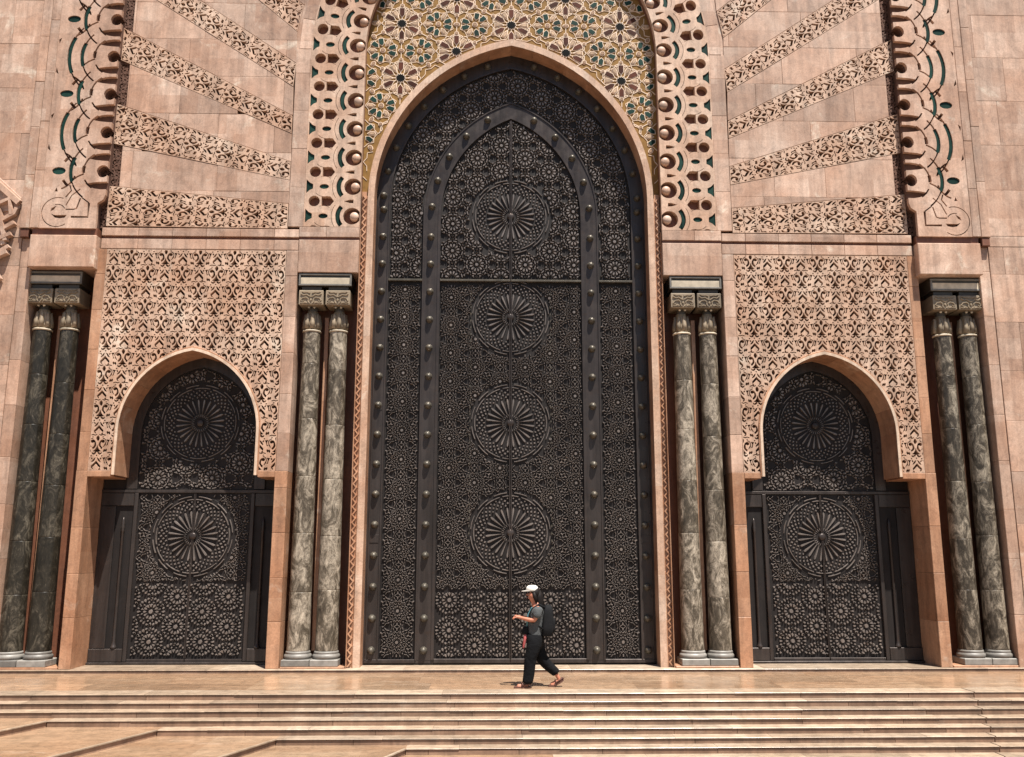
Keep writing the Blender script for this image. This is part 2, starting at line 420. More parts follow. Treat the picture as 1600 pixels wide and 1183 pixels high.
for a, b in zip(thr[:-1], thr[1:]): mk('riser_slab', cbox(a+.001, b-.001, -.135, .0, -.075, -.022, .003), 'riser', terrace)

# ------------------------------------------------------------------ facade
fac = empty('mosque_facade', (0, .4, 0), 'pink stone mosque portal facade with carved panels and tiled pointed arch', 'building')
FO = fac.location.copy()
def fp(name, VF, mat, sx=1, parent=None, **k):
    V, F = VF; V = np.array(V, float)
    if parent is None or parent is fac: V = V-np.array([0, .4, 0]); return mk(name, (V, F), mat, fac, sx, **k)
    return mk(name, (V-np.array([0, .4, 0]), F), mat, parent, sx, **k)

# --- carving motif: one lily with its leaves, as cut-out outlines (metres, lily points to +v)
def lily():
    H = []
    H.append(np.array([(0, .062), (.022, .085), (.03, .118), (.018, .15), (0, .168), (-.018, .15), (-.03, .118), (-.022, .085)]))
    curl = np.array([(.022, -.015), (.030, .03), (.044, .065), (.068, .088), (.098, .092), (.122, .078), (.128, .052), (.112, .034), (.086, .034), (.068, .046), (.056, .028), (.056, -.005), (.068, -.035), (.092, -.052), (.082, -.086), (.052, -.066), (.032, -.04)])
    tri = np.array([(0, -.005), (.014, -.055), (.036, -.092), (.072, -.122), (0, -.136), (-.072, -.122), (-.036, -.092), (-.014, -.055)])
    H += [curl, curl*(-1, 1), tri]
    leaf = np.array([(.022, -.168), (.05, -.166), (.092, -.14), (.084, -.172), (.048, -.186)])
    H += [leaf, leaf*(-1, 1)]
    dot = np.array([(.078, .138), (.094, .152), (.104, .136)]); H += [dot, dot*(-1, 1)]
    tr = np.array([(.168, .098), (.232, .092), (.215, .066), (.204, .03), (.196, -.012), (.166, -.022), (.186, .012), (.194, .055)]); H += [tr, tr*(-1, 1)]
    for d in (.13, .174):
        H += [ell(d, -.112, .016, .03, 7, -.25), ell(-d, -.112, .016, .03, 7, .25)]
    c = .3475
    s1 = np.array([(.008, .085), (.034, .07), (.076, .012), (.068, .002), (.03, .03)]); H += [s1+(c, 0), s1*(-1, 1)+(c, 0)]
    s2 = np.array([(0, .028), (.078, -.06), (.074, -.096), (.03, -.058), (0, -.022), (-.03, -.058), (-.074, -.096), (-.078, -.06)]); H.append(s2+(c, 0))
    s3 = np.array([(-.05, .165), (-.012, .18), (-.012, .155), (-.035, .142)]); H += [s3+(c, 0), s3*(-1, 1)+(c, 0)]
    H += [ell(.262, .075, .012, .022, 6, .5), ell(-.262, .075, .012, .022, 6, -.5)]
    for sg in (1, -1):
        m = np.array([sg, 1])
        H.append(arcband(.088, .05, .068, .080, -.9, 1.5, 6)*m)
        H.append(stroke([(.118, -.045), (.135, -.02), (.155, .0), (.152, .03)], .013, .013)*m)
        H.append(stroke([(.205, -.165), (.25, -.15), (.29, -.165), (.325, -.15)], .014, .014)*m)
        H.append(ell(.285, -.115, .011, .02, 6, .6)*m); H.append(ell(.0, -.2, .012, .012, 6)*m if sg > 0 else ell(.245, .125, .014, .012, 6)*m)
        H.append(ell(.245, .125, .014, .012, 6)*m)
    return H
def grow(h):
    c = h.mean(0); o = np.array([0., -.005]) if abs(c[0]) < .135 else (np.array([.3475, 0.]) if c[0] > .27 else None)
    if o is not None: h = o+(h-o)*(1.06 if o[0] == 0 else 1.15)
    return inset(ccw(h), -.003)
LILY = [grow(h) for h in lily()]
def lily_field(poly, pitch=.695, ang=0., org=(0, 0), scale=1.):
    """cut-outs of the staggered lily pattern that touch the convex hull box of poly"""
    P = np.asarray(poly); loc = rot2(P-np.array(org), -ang); lo, hi = loc.min(0), loc.max(0); H = []
    p = pitch*scale; rv = p/2
    for r in range(int(math.floor(lo[1]/rv))-1, int(math.ceil(hi[1]/rv))+2):
        for k in range(int(math.floor(lo[0]/p))-1, int(math.ceil(hi[0]/p))+2):
            o = np.array([k*p+(p/2 if r % 2 else 0), r*rv])
            for h in LILY:
                q = h*scale+o
                if q[:, 0].max() < lo[0] or q[:, 0].min() > hi[0] or q[:, 1].max() < lo[1] or q[:, 1].min() > hi[1]: continue
                g = rot2(q, ang, org)
                if pip(g, P).any(): H.append(ccw(g))
    return H
def shrink_holes(H, poly, m=.012):
    """keep the cut-outs a little inside the margin of the slab"""
    inn = inset(ccw(poly), m); out = []
    for h in H:
        if pip(h, inn).all(): out.append(h)
        else:
            c = clip(h, inn) if len(inn) == 4 else None
            if c is not None and abs(area(c)) > 2e-4: out.append(ccw(c))
    return out

# --- side bays: carved spandrel panels with their arches
AX, AW, AZ, AAP, AFOOT = 6.35, 1.35, 4.5, 6.10, 3.62
arch_in = opening(AW, AZ, AAP, AFOOT, 14, AX)
ring_o = opening(AW+.085, AZ, AAP+.10, AFOOT, 14, AX)
pan = rect(4.60, 8.22, 3.70, 8.20)
holes = lily_field(pan, org=(4.60+.3475, 8.03))
big = opening(AW+.10, AZ, AAP+.115, 3.0, 14, AX)
keep = []
for h in holes:
    if pip(h, big).all(): continue
    if h[:, 0].min() < 4.612 or h[:, 0].max() > 8.208 or h[:, 1].min() < 3.712 or h[:, 1].max() > 8.188:
        c = clip(h, rect(4.612, 8.208, 3.712, 8.188))
        if c is None or abs(area(c)) < 2e-4: continue
        h = ccw(c)
    keep.append(h)
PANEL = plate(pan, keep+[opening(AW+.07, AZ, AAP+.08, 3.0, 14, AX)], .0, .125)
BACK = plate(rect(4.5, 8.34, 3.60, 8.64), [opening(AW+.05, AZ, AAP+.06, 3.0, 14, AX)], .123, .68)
# --- fans of carved voussoirs
VOUS = [((4.60, 8.67), (4.60, 9.22), (8.30, 9.57), (8.30, 8.69)),
        ((4.60, 9.73), (4.60, 10.15), (8.30, 11.40), (8.30, 10.50)),
        ((4.61, 10.77), (4.61, 11.18), (8.30, 13.16), (8.30, 12.40)),
        ((4.63, 11.84), (4.58, 12.38), (8.30, 14.92), (8.30, 14.25)),
        ((4.60, 13.12), (4.48, 13.76), (8.30, 17.05), (8.30, 16.30))]
def vous_plate(q):
    q = ccw(np.array(q)); q = inset(q, .008)
    a, b, c, d = [np.array(v) for v in q]
    P = np.array(q); inner = P[np.argsort(P[:, 0])[:2]].mean(0); outer = P[np.argsort(P[:, 0])[2:]].mean(0)
    an = math.atan2(outer[1]-inner[1], outer[0]-inner[0])-math.pi/2
    H = shrink_holes(lily_field(q, ang=an, org=tuple(inner+(.05, 0))), q)
    return plate(q, H, -.004, .125)
VPL = [vous_plate(q) for q in VOUS]
strip = rect(8.105, 8.62, 8.66, 16.5)
SPL = plate(strip, shrink_holes(lily_field(strip, org=(8.30, 8.8), scale=.62), strip), .03, .12)
# --- plain stone between the voussoirs, laid in courses
def course_blocks(region, zc, ph, yb, yf, mat, sx, wmin=.9, wmax=1.9, course=.86):
    reg = ccw(np.array(region)); z = zc; x0, x1 = reg[:, 0].min(), reg[:, 0].max()
    while z < reg[:, 1].max():
        if z+course > reg[:, 1].min():
            x = x0-random.random()*wmin
            while x < x1:
                e = x+wmin+random.random()*(wmax-wmin)
                c = clip(rect(x, e, z, z+course), reg)
                if c is not None and abs(area(c)) > .01:
                    c = inset(ccw(c), .0022)
                    if abs(area(c)) > .008: fp('stone_block', block(c, yb, yf+random.uniform(-.003, .003), .004), mat, sx)
                x = e
        z += course
# --- arch band with green inlays: pattern in (t across, s along), bent over the arch
SP, RB, WB = 12.72, 3.40, 3.13            # springing height, radius and half width of the inner edge
CB = RB-WB
def bend(P):
    t, s = P[:, 0], P[:, 1]; out = np.empty_like(P); st = s < SP
    out[st] = np.stack([WB+t[st], s[st]], 1); a = (s[~st]-SP)/(RB+.55); r = RB+t[~st]
    out[~st] = np.stack([-CB+r*np.cos(a), SP+r*np.sin(a)], 1); return out
PB, TB = .645, 1.15
amax = math.acos(CB/(RB+.55)); SMAX = SP+amax*(RB+.55)-.12
units = [9.60+PB*k for k in range(-2, 14)]
def band_unit(z):
    H = []; G = []
    H.append(ell(.160, z, .182, .182, 20))                                             # cup round the boss
    G.append(arcband(.15, z, .262, .356, -.72, .72, 8))
    G.append(ell(.755, z, .098, .056, 12))
    G.append(np.array([(1.125, z-.155), (1.125, z+.155), (1.055, z+.085), (.985, z+.05), (.985, z-.05), (1.055, z-.085)]))
    zz = z+PB/2
    H.append(np.array([(.14, zz+.04), (.22, zz+.036), (.34, zz), (.22, zz-.036), (.14, zz-.04)]))
    H.append(ell(.95, zz, .118, .118, 14))
    H.append(np.array([(.54, zz), (.585, zz+.06), (.62, zz+.105), (.70, zz+.108), (.80, zz+.10), (.80, zz-.10), (.70, zz-.108), (.62, zz-.105), (.585, zz-.06)]))
    # fine grooves of the interlace
    H.append(arcband(.755, z,   .218, .228, 1.2, 2.2, 6)); H.append(arcband(.755, z, .218, .228, -1.9, -.7, 8))
    H.append(arcband(.15, z, .432, .442, -.60, .60, 8))
    return H, G
BH, BG = [], []
for z in units:
    h, g = band_unit(z); BH += h; BG += g
outer = np.concatenate([[(0, 8.72)], [(TB, 8.72)], np.stack([np.full(40, TB), np.linspace(8.9, SMAX, 40)], 1), np.stack([np.full(40, 0.), np.linspace(SMAX, 8.9, 40)], 1)])
BH2 = [h for h in BH if h[:, 1].max() < SMAX-.05]
lim = rect(.004, TB-.004, 8.724, SMAX)
BH2 = [ccw(c) for c in (clip(h, lim) for h in BH2) if c is not None and abs(area(c)) > 1e-4]
BG2 = [ccw(c) for c in (clip(g, lim) for g in BG if g[:, 1].max() < SMAX-.05) if c is not None and abs(area(c)) > 1e-3]
BAND = plate(outer, BH2+BG2, -.01, .13, bend)
BANDBACK = plate(outer, [], .125, .6, bend)
dome = [(0.095, 0.), (.095, .11), (.089, .132), (.072, .15), (.04, .162), (.01, .166)]
Vd, Fd = lathe(dome, 18)
# the lathe axis is turned to face the viewer (-Y)
BOSS = np.stack([Vd[:, 0], -Vd[:, 2]+.13, Vd[:, 1]], 1), [tuple(f) for f in Fd]

# --- scalloped outer band
def scallop_band():
    X0, P = 8.34, .857; zs = [9.81+P*k for k in range(-1, 9)]
    top = zs[-1]+.43
    out = [(8.43, 8.58), (9.56, 8.58), (9.56, top), (X0-.055, top), (X0-.055, 9.30), (X0-.02, 9.2), (8.43, 9.12)]
    H, G = [], []
    for k, z in enumerate(zs):
        if k == 0: continue
        H.append(ell(X0+.04, z, .125, .135, 14)); H.append(rect(X0-.1, X0+.0, z-.07, z+.07))
        for sg in (-1, 1):
            lens = np.array([(X0-.10, z+sg*.222), (X0-.10, z+sg*.392), (X0+.06, z+sg*.396), (X0+.18, z+sg*.378), (X0+.29, z+sg*.338), (X0+.37, z+sg*.275), (X0+.2, z+sg*.242), (X0+.05, z+sg*.228)]); H.append(ccw(lens))
        H.append(arcband(X0, z, .40, .47, -.10, .26, 4))
        H.append(stroke([(X0+.42, z-.06), (X0+.54, z-.12), (X0+.66, z-.22)], .034))
        H.append(arcband(X0, z, .418, .452, .26, 1.0, 8)); H.append(arcband(X0, z, .418, .452, -1.0, -.45, 6))
        G.append(arcband(X0, z, .652, .735, -.34, .44, 8))
        H.append(arcband(X0, z, .677, .711, -.95, -.34, 8)); H.append(arcband(X0, z, .677, .711, .44, .80, 6))
        odd = (k-1) % 2 == 1
        if odd:
            G.append(arcband(X0, z, .915, 1.0, -.42, .46, 8))
            H.append(arcband(X0, z, .942, .976, -.86, -.42, 7)); H.append(arcband(X0, z, .942, .976, .46, .74, 5))
            H.append(arcband(X0+.02, z, 1.16, 1.20, -.36, .36, 8))
            for sg in (-1, 1): H.append(ccw(np.array([(X0+1.19, z+sg*.26), (X0+1.14, z+sg*.42), (X0+1.205, z+sg*.37)])))
        else:
            G.append(ell(9.27, z, .14, .082, 14))
            H.append(arcband(9.34, z, .40, .436, 1.95, 2.9, 8)); H.append(arcband(9.34, z, .40, .436, 3.4, 4.35, 8))
            for sg in (-1, 1): H.append(stroke([(9.17, z+sg*.20), (9.12, z+sg*.27), (9.06, z+sg*.33)], .06))
    # the loop in which the band ends
    c = (9.22, 8.92); G2 = []
    H.append(arcband(c[0], c[1], .302, .32, -2.2, 1.9, 24))
    H.append(ccw(np.array([(9.02, 8.86), (9.03, 8.845), (9.06, 8.80), (9.16, 8.785), (9.26, 8.80), (9.34, 8.88), (9.27, 8.855)])))
    H.append(ccw(np.array([(9.24, 9.06), (9.34, 9.0), (9.36, 8.93), (9.29, 8.97)])))
    H.append(arcband(c[0], c[1]+.01, .146, .164, 1.2, 2.7, 8))
    H.append(stroke([(8.60, 9.12), (8.60, 8.82), (8.94, 8.82)], .045)); H.append(stroke([(8.60, 9.12), (8.76, 9.24)], .024))
    H.append(stroke([(8.78, 9.22), (8.84, 9.0), (8.90, 8.98), (9.06, 8.98)], .028)); H.append(stroke([(8.80, 9.42), (8.96, 9.28), (9.06, 9.06)], .024))
    H.append(stroke([(9.02, 9.5), (8.98, 9.38), (9.08, 9.24)], .03))
    H.append(ccw(np.array([(9.25, 9.36), (9.32, 9.36), (9.28, 9.45)])))
    H = [h for h in H if h[:, 1].max() < top-.02 and h[:, 0].max() < 9.55]; G = [g for g in G if g[:, 1].max() < top-.02 and g[:, 0].max() < 9.55]
    return out, [ccw(h) for h in H], [ccw(g) for g in G], top
SO, SH, SG, STOP = scallop_band()
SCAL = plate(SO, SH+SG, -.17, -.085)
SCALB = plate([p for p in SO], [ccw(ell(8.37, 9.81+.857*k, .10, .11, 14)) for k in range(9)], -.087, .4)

# --- columns: positions used by niches too
NI = [(3.12, 4.34, 3.52, 4.06), (8.44, 9.71, 8.95, 9.49)]

for sx in (1, -1):
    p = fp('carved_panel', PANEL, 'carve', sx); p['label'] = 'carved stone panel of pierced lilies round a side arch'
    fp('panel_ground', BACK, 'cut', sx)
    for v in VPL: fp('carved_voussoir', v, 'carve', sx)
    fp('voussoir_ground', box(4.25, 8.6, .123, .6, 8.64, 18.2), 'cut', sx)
    fp('carved_strip', SPL, 'cut', sx)
    # plain wedges between the carved voussoirs
    for a, b in zip(VOUS[:-1], VOUS[1:]):
        lerp = lambda p, q: (8.10, p[1]+(q[1]-p[1])*(8.10-p[0])/(q[0]-p[0]))
        course_blocks([a[1], b[0], lerp(b[0], b[3]), lerp(a[1], a[2])], 8.62, 0, .122, .0, 'pink', sx)
    course_blocks([VOUS[-1][1], (4.2, 18), (8.3, 18), VOUS[-1][2]], 8.62, 0, .122, .0, 'pink', sx)
    # upright margin between arch band and voussoirs
    z = 8.72
    while z < 12.7:
        e = min(12.72, z+.86); fp('stone_block', block(rect(4.283, 4.596, z+.002, e-.002), .072, -.002+random.uniform(-.002, .002), .004), 'pink', sx); z = e
    aa = np.linspace(0, 1.2, 9)
    for a0, a1 in zip(aa[:-1], aa[1:]):
        q = [(-CB+(RB+r)*math.cos(a), SP+(RB+r)*math.sin(a)) for r, a in ((TB+.004, a0+.001), (TB+.26, a0+.001), (TB+.26, a1-.001), (TB+.004, a1-.001))]
        fp('stone_block', block(q, .07, -.006, .004), 'pink', sx)
    fp('stone_block', block([(4.25, 12.72), (4.62, 12.72), (4.72, 13.15), (4.55, 13.8), (4.62, 18.), (2.5, 18.), (3.6, 15.6), (4.1, 14.2)], .12, .02, .004), 'pink', sx)
    # arch band, its inlays and bosses
    b = fp('arch_band', BAND, 'carve', sx); b['label'] = 'carved interlace band with green tile inlays beside the tiled arch'
    fp('arch_band_ground', BANDBACK, 'recess', sx)
    for g in BG2: fp('green_inlay', frust(bend(inset(g, .008)), .13, .012, .006), 'green', sx, b)
    for z in units:
        if z > SMAX-.3 or z < 8.75: continue
        c = bend(np.array([[.115, z]]))[0]; fp('boss', (BOSS[0]+np.array([c[0], 0, c[1]]), BOSS[1]), 'pink', sx, b, smooth=True)
    # reveal of the band towards the tiles
    # scalloped band
    s = fp('scalloped_band', SCAL, 'pink', sx); s['label'] = 'scalloped interlace moulding with small green ovals'
    fp('scalloped_band_ground', SCALB, 'cut', sx)
    for g in SG: fp('green_inlay', frust(inset(g, .005), -.08, -.150, .005), 'green', sx, s)
    z = 8.585
    for (xa, xb, yf) in ((9.572, 9.752, -.165), (9.768, 9.955, -.15)):
        z = 8.585+.3*random.random()*0
        while z < 18:
            e = z+1.0+random.random()*.25; fp('moulding_stone', block(rect(xa, xb, z+.002, e-.002), .4, yf+random.uniform(-.003, .003), .008), 'pink', sx); z = e
    fp('corbel', block(rect(9.775, 9.94, 8.40, 8.57), .1, -.13, .01), 'recess', sx)
    fp('moulding_ground', box(9.5, 9.99, -.08, .4, 8.60, 18), 'cut', sx)
    # horizontal moulding over the carved panel: two courses with a shadow groove
    xs = [4.36, 4.86, 5.55, 6.24, 6.93, 7.62, 8.36]
    for a, c in zip(xs[:-1], xs[1:]):
        fp('moulding_stone', block(rect(a+.003, c-.003, 8.49, 8.655), .5, -.012, .006), 'pink', sx)
        fp('moulding_stone', block(rect(a+.003, c-.003, 8.215, 8.425), .5, -.004, .006), 'pink', sx)
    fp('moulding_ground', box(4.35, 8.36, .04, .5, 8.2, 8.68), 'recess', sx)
    # inner lintel and the moulding over it
    for a, c in ((3.125, 3.80), (3.80, 4.357)):
        fp('moulding_stone', block(rect(a+.002, c-.002, 8.50, 8.71), .5, -.014, .006), 'pink', sx)
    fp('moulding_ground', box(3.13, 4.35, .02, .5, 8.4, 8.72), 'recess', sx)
    fp('lintel_stone', block(rect(3.125, 4.355, 7.745, 8.44), .7, -.006, .01), 'pink', sx)
    # outer lintel, proud of the wall
    fp('lintel_stone', block(rect(8.385, 9.70, 7.76, 8.43), .7, -.185, .012), 'pink', sx)
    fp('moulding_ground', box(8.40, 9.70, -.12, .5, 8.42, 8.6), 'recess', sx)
    # upright strips of jamb stones
    def uprights(x0, x1, z0, z1, yf, yb, mat, hs, name='jamb_stone'):
        z = z0
        while z < z1-.02:
            e = z+hs*random.uniform(.92, 1.08)
            if z1-e < .3: e = z1
            fp(name, block(rect(x0, x1, z+.002, e-.002), yb, yf+random.uniform(-.002, .002), .006), mat, sx); z = e
    uprights(4.358, 4.594, 3.70, 8.21, .0, .7, 'pink', .80)
    uprights(8.226, 8.430, 3.70, 8.21, .0, .7, 'orange', .80)
    uprights(4.358, 4.604, .0, 3.70, -.008, .88, 'orange', .88)
    uprights(8.216, 8.434, .0, 3.70, -.008, .88, 'orange', .88)
    # foot of the arch: short horizontal return under the panel
    for a, c in ((4.606, AX-AW-.06), (AX+AW+.06, 8.214)):
        fp('impost_stone', block(rect(a, c, 3.585, 3.695), .775, -.014, .006), 'orange', sx)
    # ring of the small arch
    inn = arch_in; out = opening(AW+.072, AZ, AAP+.085, AFOOT-.0, 14, AX)
    n = len(inn); grp = [0, 1]+list(range(3, n-2, 2))+[n-2, n-1]
    grp = sorted(set([0, 1, 4, 7, 10, 13, 15, 17, 20, 23, 26, 28, n-2, n-1])); grp = [g for g in grp if g < n]
    for a, c in zip(grp[:-1], grp[1:]):
        I = inn[a:c+1]; O = out[a:c+1]
        fp('arch_stone', block(inset(ccw(np.concatenate([I, O[::-1]])), .0015), .775, -.028, .006), 'orange', sx)
    fp('arch_edge', plate(opening(AW+.045, AZ, AAP+.05, AFOOT, 14, AX), [opening(AW-.006, AZ, AAP-.007, AFOOT-.1, 14, AX)], -.042, -.02), 'cream_stone', sx)
    # niche: back wall, side walls, lintel soffit
    for k, (xa, xb, c0, c1) in enumerate(NI):
        fp('niche_back', box(xa-.1, xb+.1, .66, .8, 0, 8.3), 'recess', sx)
        fp('niche_rib', block(rect((c0+c1)/2-.045, (c0+c1)/2+.045, .28, 6.9), .67, .40, .01), 'orange', sx)
        fp('niche_plinth', block(rect(xa+.01, xb-.01, -.045, .035), .66, -.02, .006), 'orange', sx)
    # wall that ends the outer niche
    uprights(9.712, 9.93, .0, 8.40, -.03, .8, 'pink', .98)
    # plain outer wall in big courses
    course_blocks([(9.96, 8.41), (14.5, 8.41), (14.5, 18), (9.96, 18)], 7.62, 0, .2, -.05, 'pink', sx, 1.2, 2.2, 1.02)
    course_blocks([(9.935, .0), (14.5, .0), (14.5, 8.405), (9.935, 8.405)], -.35, 0, .2, -.045, 'pink', sx, 1.2, 2.2, 1.02)
    # jamb of the great opening: zigzag and ring stones
    zz = [];  z = .02; k = 0
    zpts = []
    while z < 9.52:
        zpts.append((3.035 if k % 2 else 3.095, z)); z += .075; k += 1
    zg = stroke(zpts, .03)
    fp('zigzag_ground', box(3.018, 3.118, .155, .7, 0, 9.56), 'orange', sx)
    fp('zigzag_moulding', plate(zg, [], .112, .156), 'orange', sx)
    for a, b2 in ((3.106, 3.122),): uprights(a, b2, 0, 8.7, .05, .7, 'orange', .9)

# --- great arch: ring stones, tympanum
GW, GZ, GAP = 2.865, 9.46, 12.95
gi = arch_pts(GW, GZ, GAP, 20); go = arch_pts(GW+.125, GZ, GAP+.145, 20)
idx = [0, 3, 6, 9, 12, 15, 18, 20, 22, 25, 28, 31, 34, 37, 40]
for a, c in zip(idx[:-1], idx[1:]):
    fp('arch_stone', block(inset(ccw(np.concatenate([gi[a:c+1], go[a:c+1][::-1]])), .0015), .60, .13, .008), 'orange')
fp('arch_edge', plate(opening(GW+.128, GZ, GAP+.148, .0, 20), [opening(GW-.004, GZ, GAP-.005, -.1, 20)], .116, .135), 'carve')
for sx in (1, -1):
    z = 0.
    while z < GZ-.02:
        e = z+.9
        if GZ-e < .5: e = GZ
        fp('jamb_stone', block(rect(GW, GW+.15, z+.002, e-.002), .60, .13+random.uniform(-.002, .002), .008), 'orange', sx); z = e
# tympanum ground with the great opening cut out
ti = np.concatenate([[(WB+.02, 9.40)], bend(np.stack([np.full(30, .02), np.linspace(9.5, SMAX+.12, 30)], 1))])
tl = ti[::-1].copy(); tl[:, 0] *= -1
tout = np.concatenate([ti, tl]); gh = opening(GW+.10, GZ, GAP+.12, 9.0, 20)
tym = fp('tile_tympanum', plate(tout, [gh], .235, .6), 'gold'); tym['label'] = 'mosaic tile field of twelve-pointed stars over the great door'
# triangular lattice of rosettes: dark stars at a third of the points, green rosettes at the rest
A0 = .797; star0 = np.array([0.0, 13.50]); RV = .648
def inside_tile(P, m=.0):
    P = np.asarray(P); return pip(P, tout).all() and not pip(P, opening(GW+.15+m, GZ, GAP+.175+m, 9.0, 20)).any()
def petal(r0, r1, w, pin=.06, pout=.0):
    p = [(r0, 0), (r0+pin, w/2), (r1-pout, w/2)]
    p += [(r1, 0)] if pout else []
    p += [(r1-pout, -w/2), (r0+pin, -w/2)]
    return np.array(p)
tiles = []; borders = []; small = []
seen = set()
def tile(poly, mat, big=True):
    c_ = np.mean(poly, 0)
    if not big and any(abs(c_[0]-q[0])+abs(c_[1]-q[1]) < .085 for q in seen): return
    if big and any(abs(c_[0]-q[0])+abs(c_[1]-q[1]) < .03 for q in seen): return
    seen.add(tuple(c_))
    if not inside_tile(poly): 
        return
    borders.append(frust(inset(ccw(poly), -.0125), .237, .222, .003))
    (tiles if big else small).append((ccw(poly), mat))
def line(a, b, wd=.016):
    p = stroke([a, b], wd)
    if inside_tile(p): borders.append(frust(p, .237, .225, .002))
for j in range(-6, 6):
    for i in range(-9, 10):
        c = star0+np.array([(i+(.5 if j % 2 else 0))*A0, j*RV])
        if abs(c[0]) > 3.6 or c[1] < 9.6 or c[1] > 16.4: continue
        off = i if j % 2 == 0 else i+2
        sc = np.array([1, RV/(A0*math.sqrt(3)/2)])
        dark = off % 3 == 0
        if dark:
            st = np.array([((.118 if k % 2 == 0 else .08)*math.cos(math.pi*k/12), (.118 if k % 2 == 0 else .08)*math.sin(math.pi*k/12)) for k in range(24)])
            tile(c+st, 'black')
            for k in range(6):
                tile(c+rot2(petal(.16, .395, .112, .08), R(30+60*k))*sc, 'brown')
                tile(c+rot2(petal(.17, .36, .088, .09), R(60*k))*sc, 'paint')
            for k in range(12):
                ra = lambda q: c+np.array([math.cos(q), math.sin(q)])*sc
                p0 = c+np.array([.442*math.cos(R(30*k)), .442*math.sin(R(30*k))])*sc; p1 = c+np.array([.442*math.cos(R(30*k+30)), .442*math.sin(R(30*k+30))])*sc
                pm = c+np.array([.372*math.cos(R(30*k+15)), .372*math.sin(R(30*k+15))])*sc; pi_ = c+np.array([.125*math.cos(R(30*k+15)), .125*math.sin(R(30*k+15))])*sc
                line(p0, pm, .02); line(pm, p1, .02); line(pm, c+(p0-c)*.30, .010); line(pm, c+(p1-c)*.30, .010)
        else:
            # directions of the three dark neighbours
            d0 = 0 if (off % 3 == 2) else 60
            tile(c+ell(0, 0, .052, .052, 9), 'sand', False)
            for k in range(3):
                th = d0+120*k
                tile(c+rot2(petal(.13, .30, .085, .06, .03), R(th))*sc, 'paint')
                for s_ in (-40, 40):
                    tile(c+rot2(petal(.12, .295, .108, .055), R(th+s_))*sc, 'green')
                tile(c+rot2(ell(.40, 0, .062, .042, 8), R(th+60+0))*sc*np.array([1, 1]), 'sand', False)
            for k in range(9):
                q = lambda r, d: c+np.array([r*math.cos(R(d)), r*math.sin(R(d))])*sc
                d = d0+40*k; line(q(.342, d), q(.285, d+20), .015); line(q(.285, d+20), q(.342, d+40), .015)
for j in range(-6, 6):
    for i in range(-9, 10):
        a_ = star0+np.array([(i+(.5 if j % 2 else 0))*A0, j*RV])
        for sg in (1, -1):
            v = [a_, a_+np.array([A0, 0]), a_+np.array([A0/2, sg*RV])]; g_ = sum(v)/3
            if abs(g_[0]) > 3.3 or g_[1] < 9.7 or g_[1] > 16: continue
            for k in range(3):
                m0 = (v[k]+v[(k+1) % 3])/2; line(g_, g_+(m0-g_)*.86, .019)
            tile(g_+ell(0, 0, .042, .042, 6, 0, sg*math.pi/6), 'sand', False)
tiles.sort(key=lambda q: abs(q[0].mean(0)[1]-12.6))
for q, m_ in tiles[:300]: fp('tile', frust(q, .237, .213, .006), m_, 1, tym)
rest = tiles[300:]+small
for m_ in ('paint', 'sand', 'brown', 'green', 'black'):
    P_ = [frust(q, .237, .214, .005) for q, mm in rest if mm == m_]
    if P_: fp('small_tiles', join(P_), m_, 1, tym, kind='stuff')
# outline drawn on the cream tiles
dr2 = []
for q, m_ in tiles+small:
    if m_ not in ('paint', 'sand'): continue
    c = q.mean(0); d = q-c; k = len(q)
    # thin outline drawn inside the tile edge
    o = c+d*.76; i_ = c+d*.64
    for a in range(k):
        b_ = (a+1) % k; dr2.append((np.array([(*o[a], 0), (*o[b_], 0), (*i_[b_], 0), (*i_[a], 0)])[:, [0, 2, 1]]+np.array([0, .2125, 0]), [(0, 1, 2, 3)]))
fp('tile_drawing', join(dr2), 'recess', 1, tym, kind='stuff')
fp('tile_borders', join(borders), 'cream', 1, tym, kind='stuff')
# wall above, behind everything, and the solid mass of the portal
fp('wall_core', join([box(-14.5, 14.5, .90, 2.2, 0, 18.2), box(-3.2, 3.2, .69, .85, 0, 18), box(4.3, 8.5, .88, .95, 0, 6.6), box(-8.5, -4.3, .88, .95, 0, 6.6), box(9.96, 14.5, .19, .8, 0, 18.2), box(-14.5, -9.96, .19, .8, 0, 18.2)]), 'recess')
fp('wall_top', box(-14.5, 14.5, -.2, 2.2, 18.2, 18.6), 'pink')
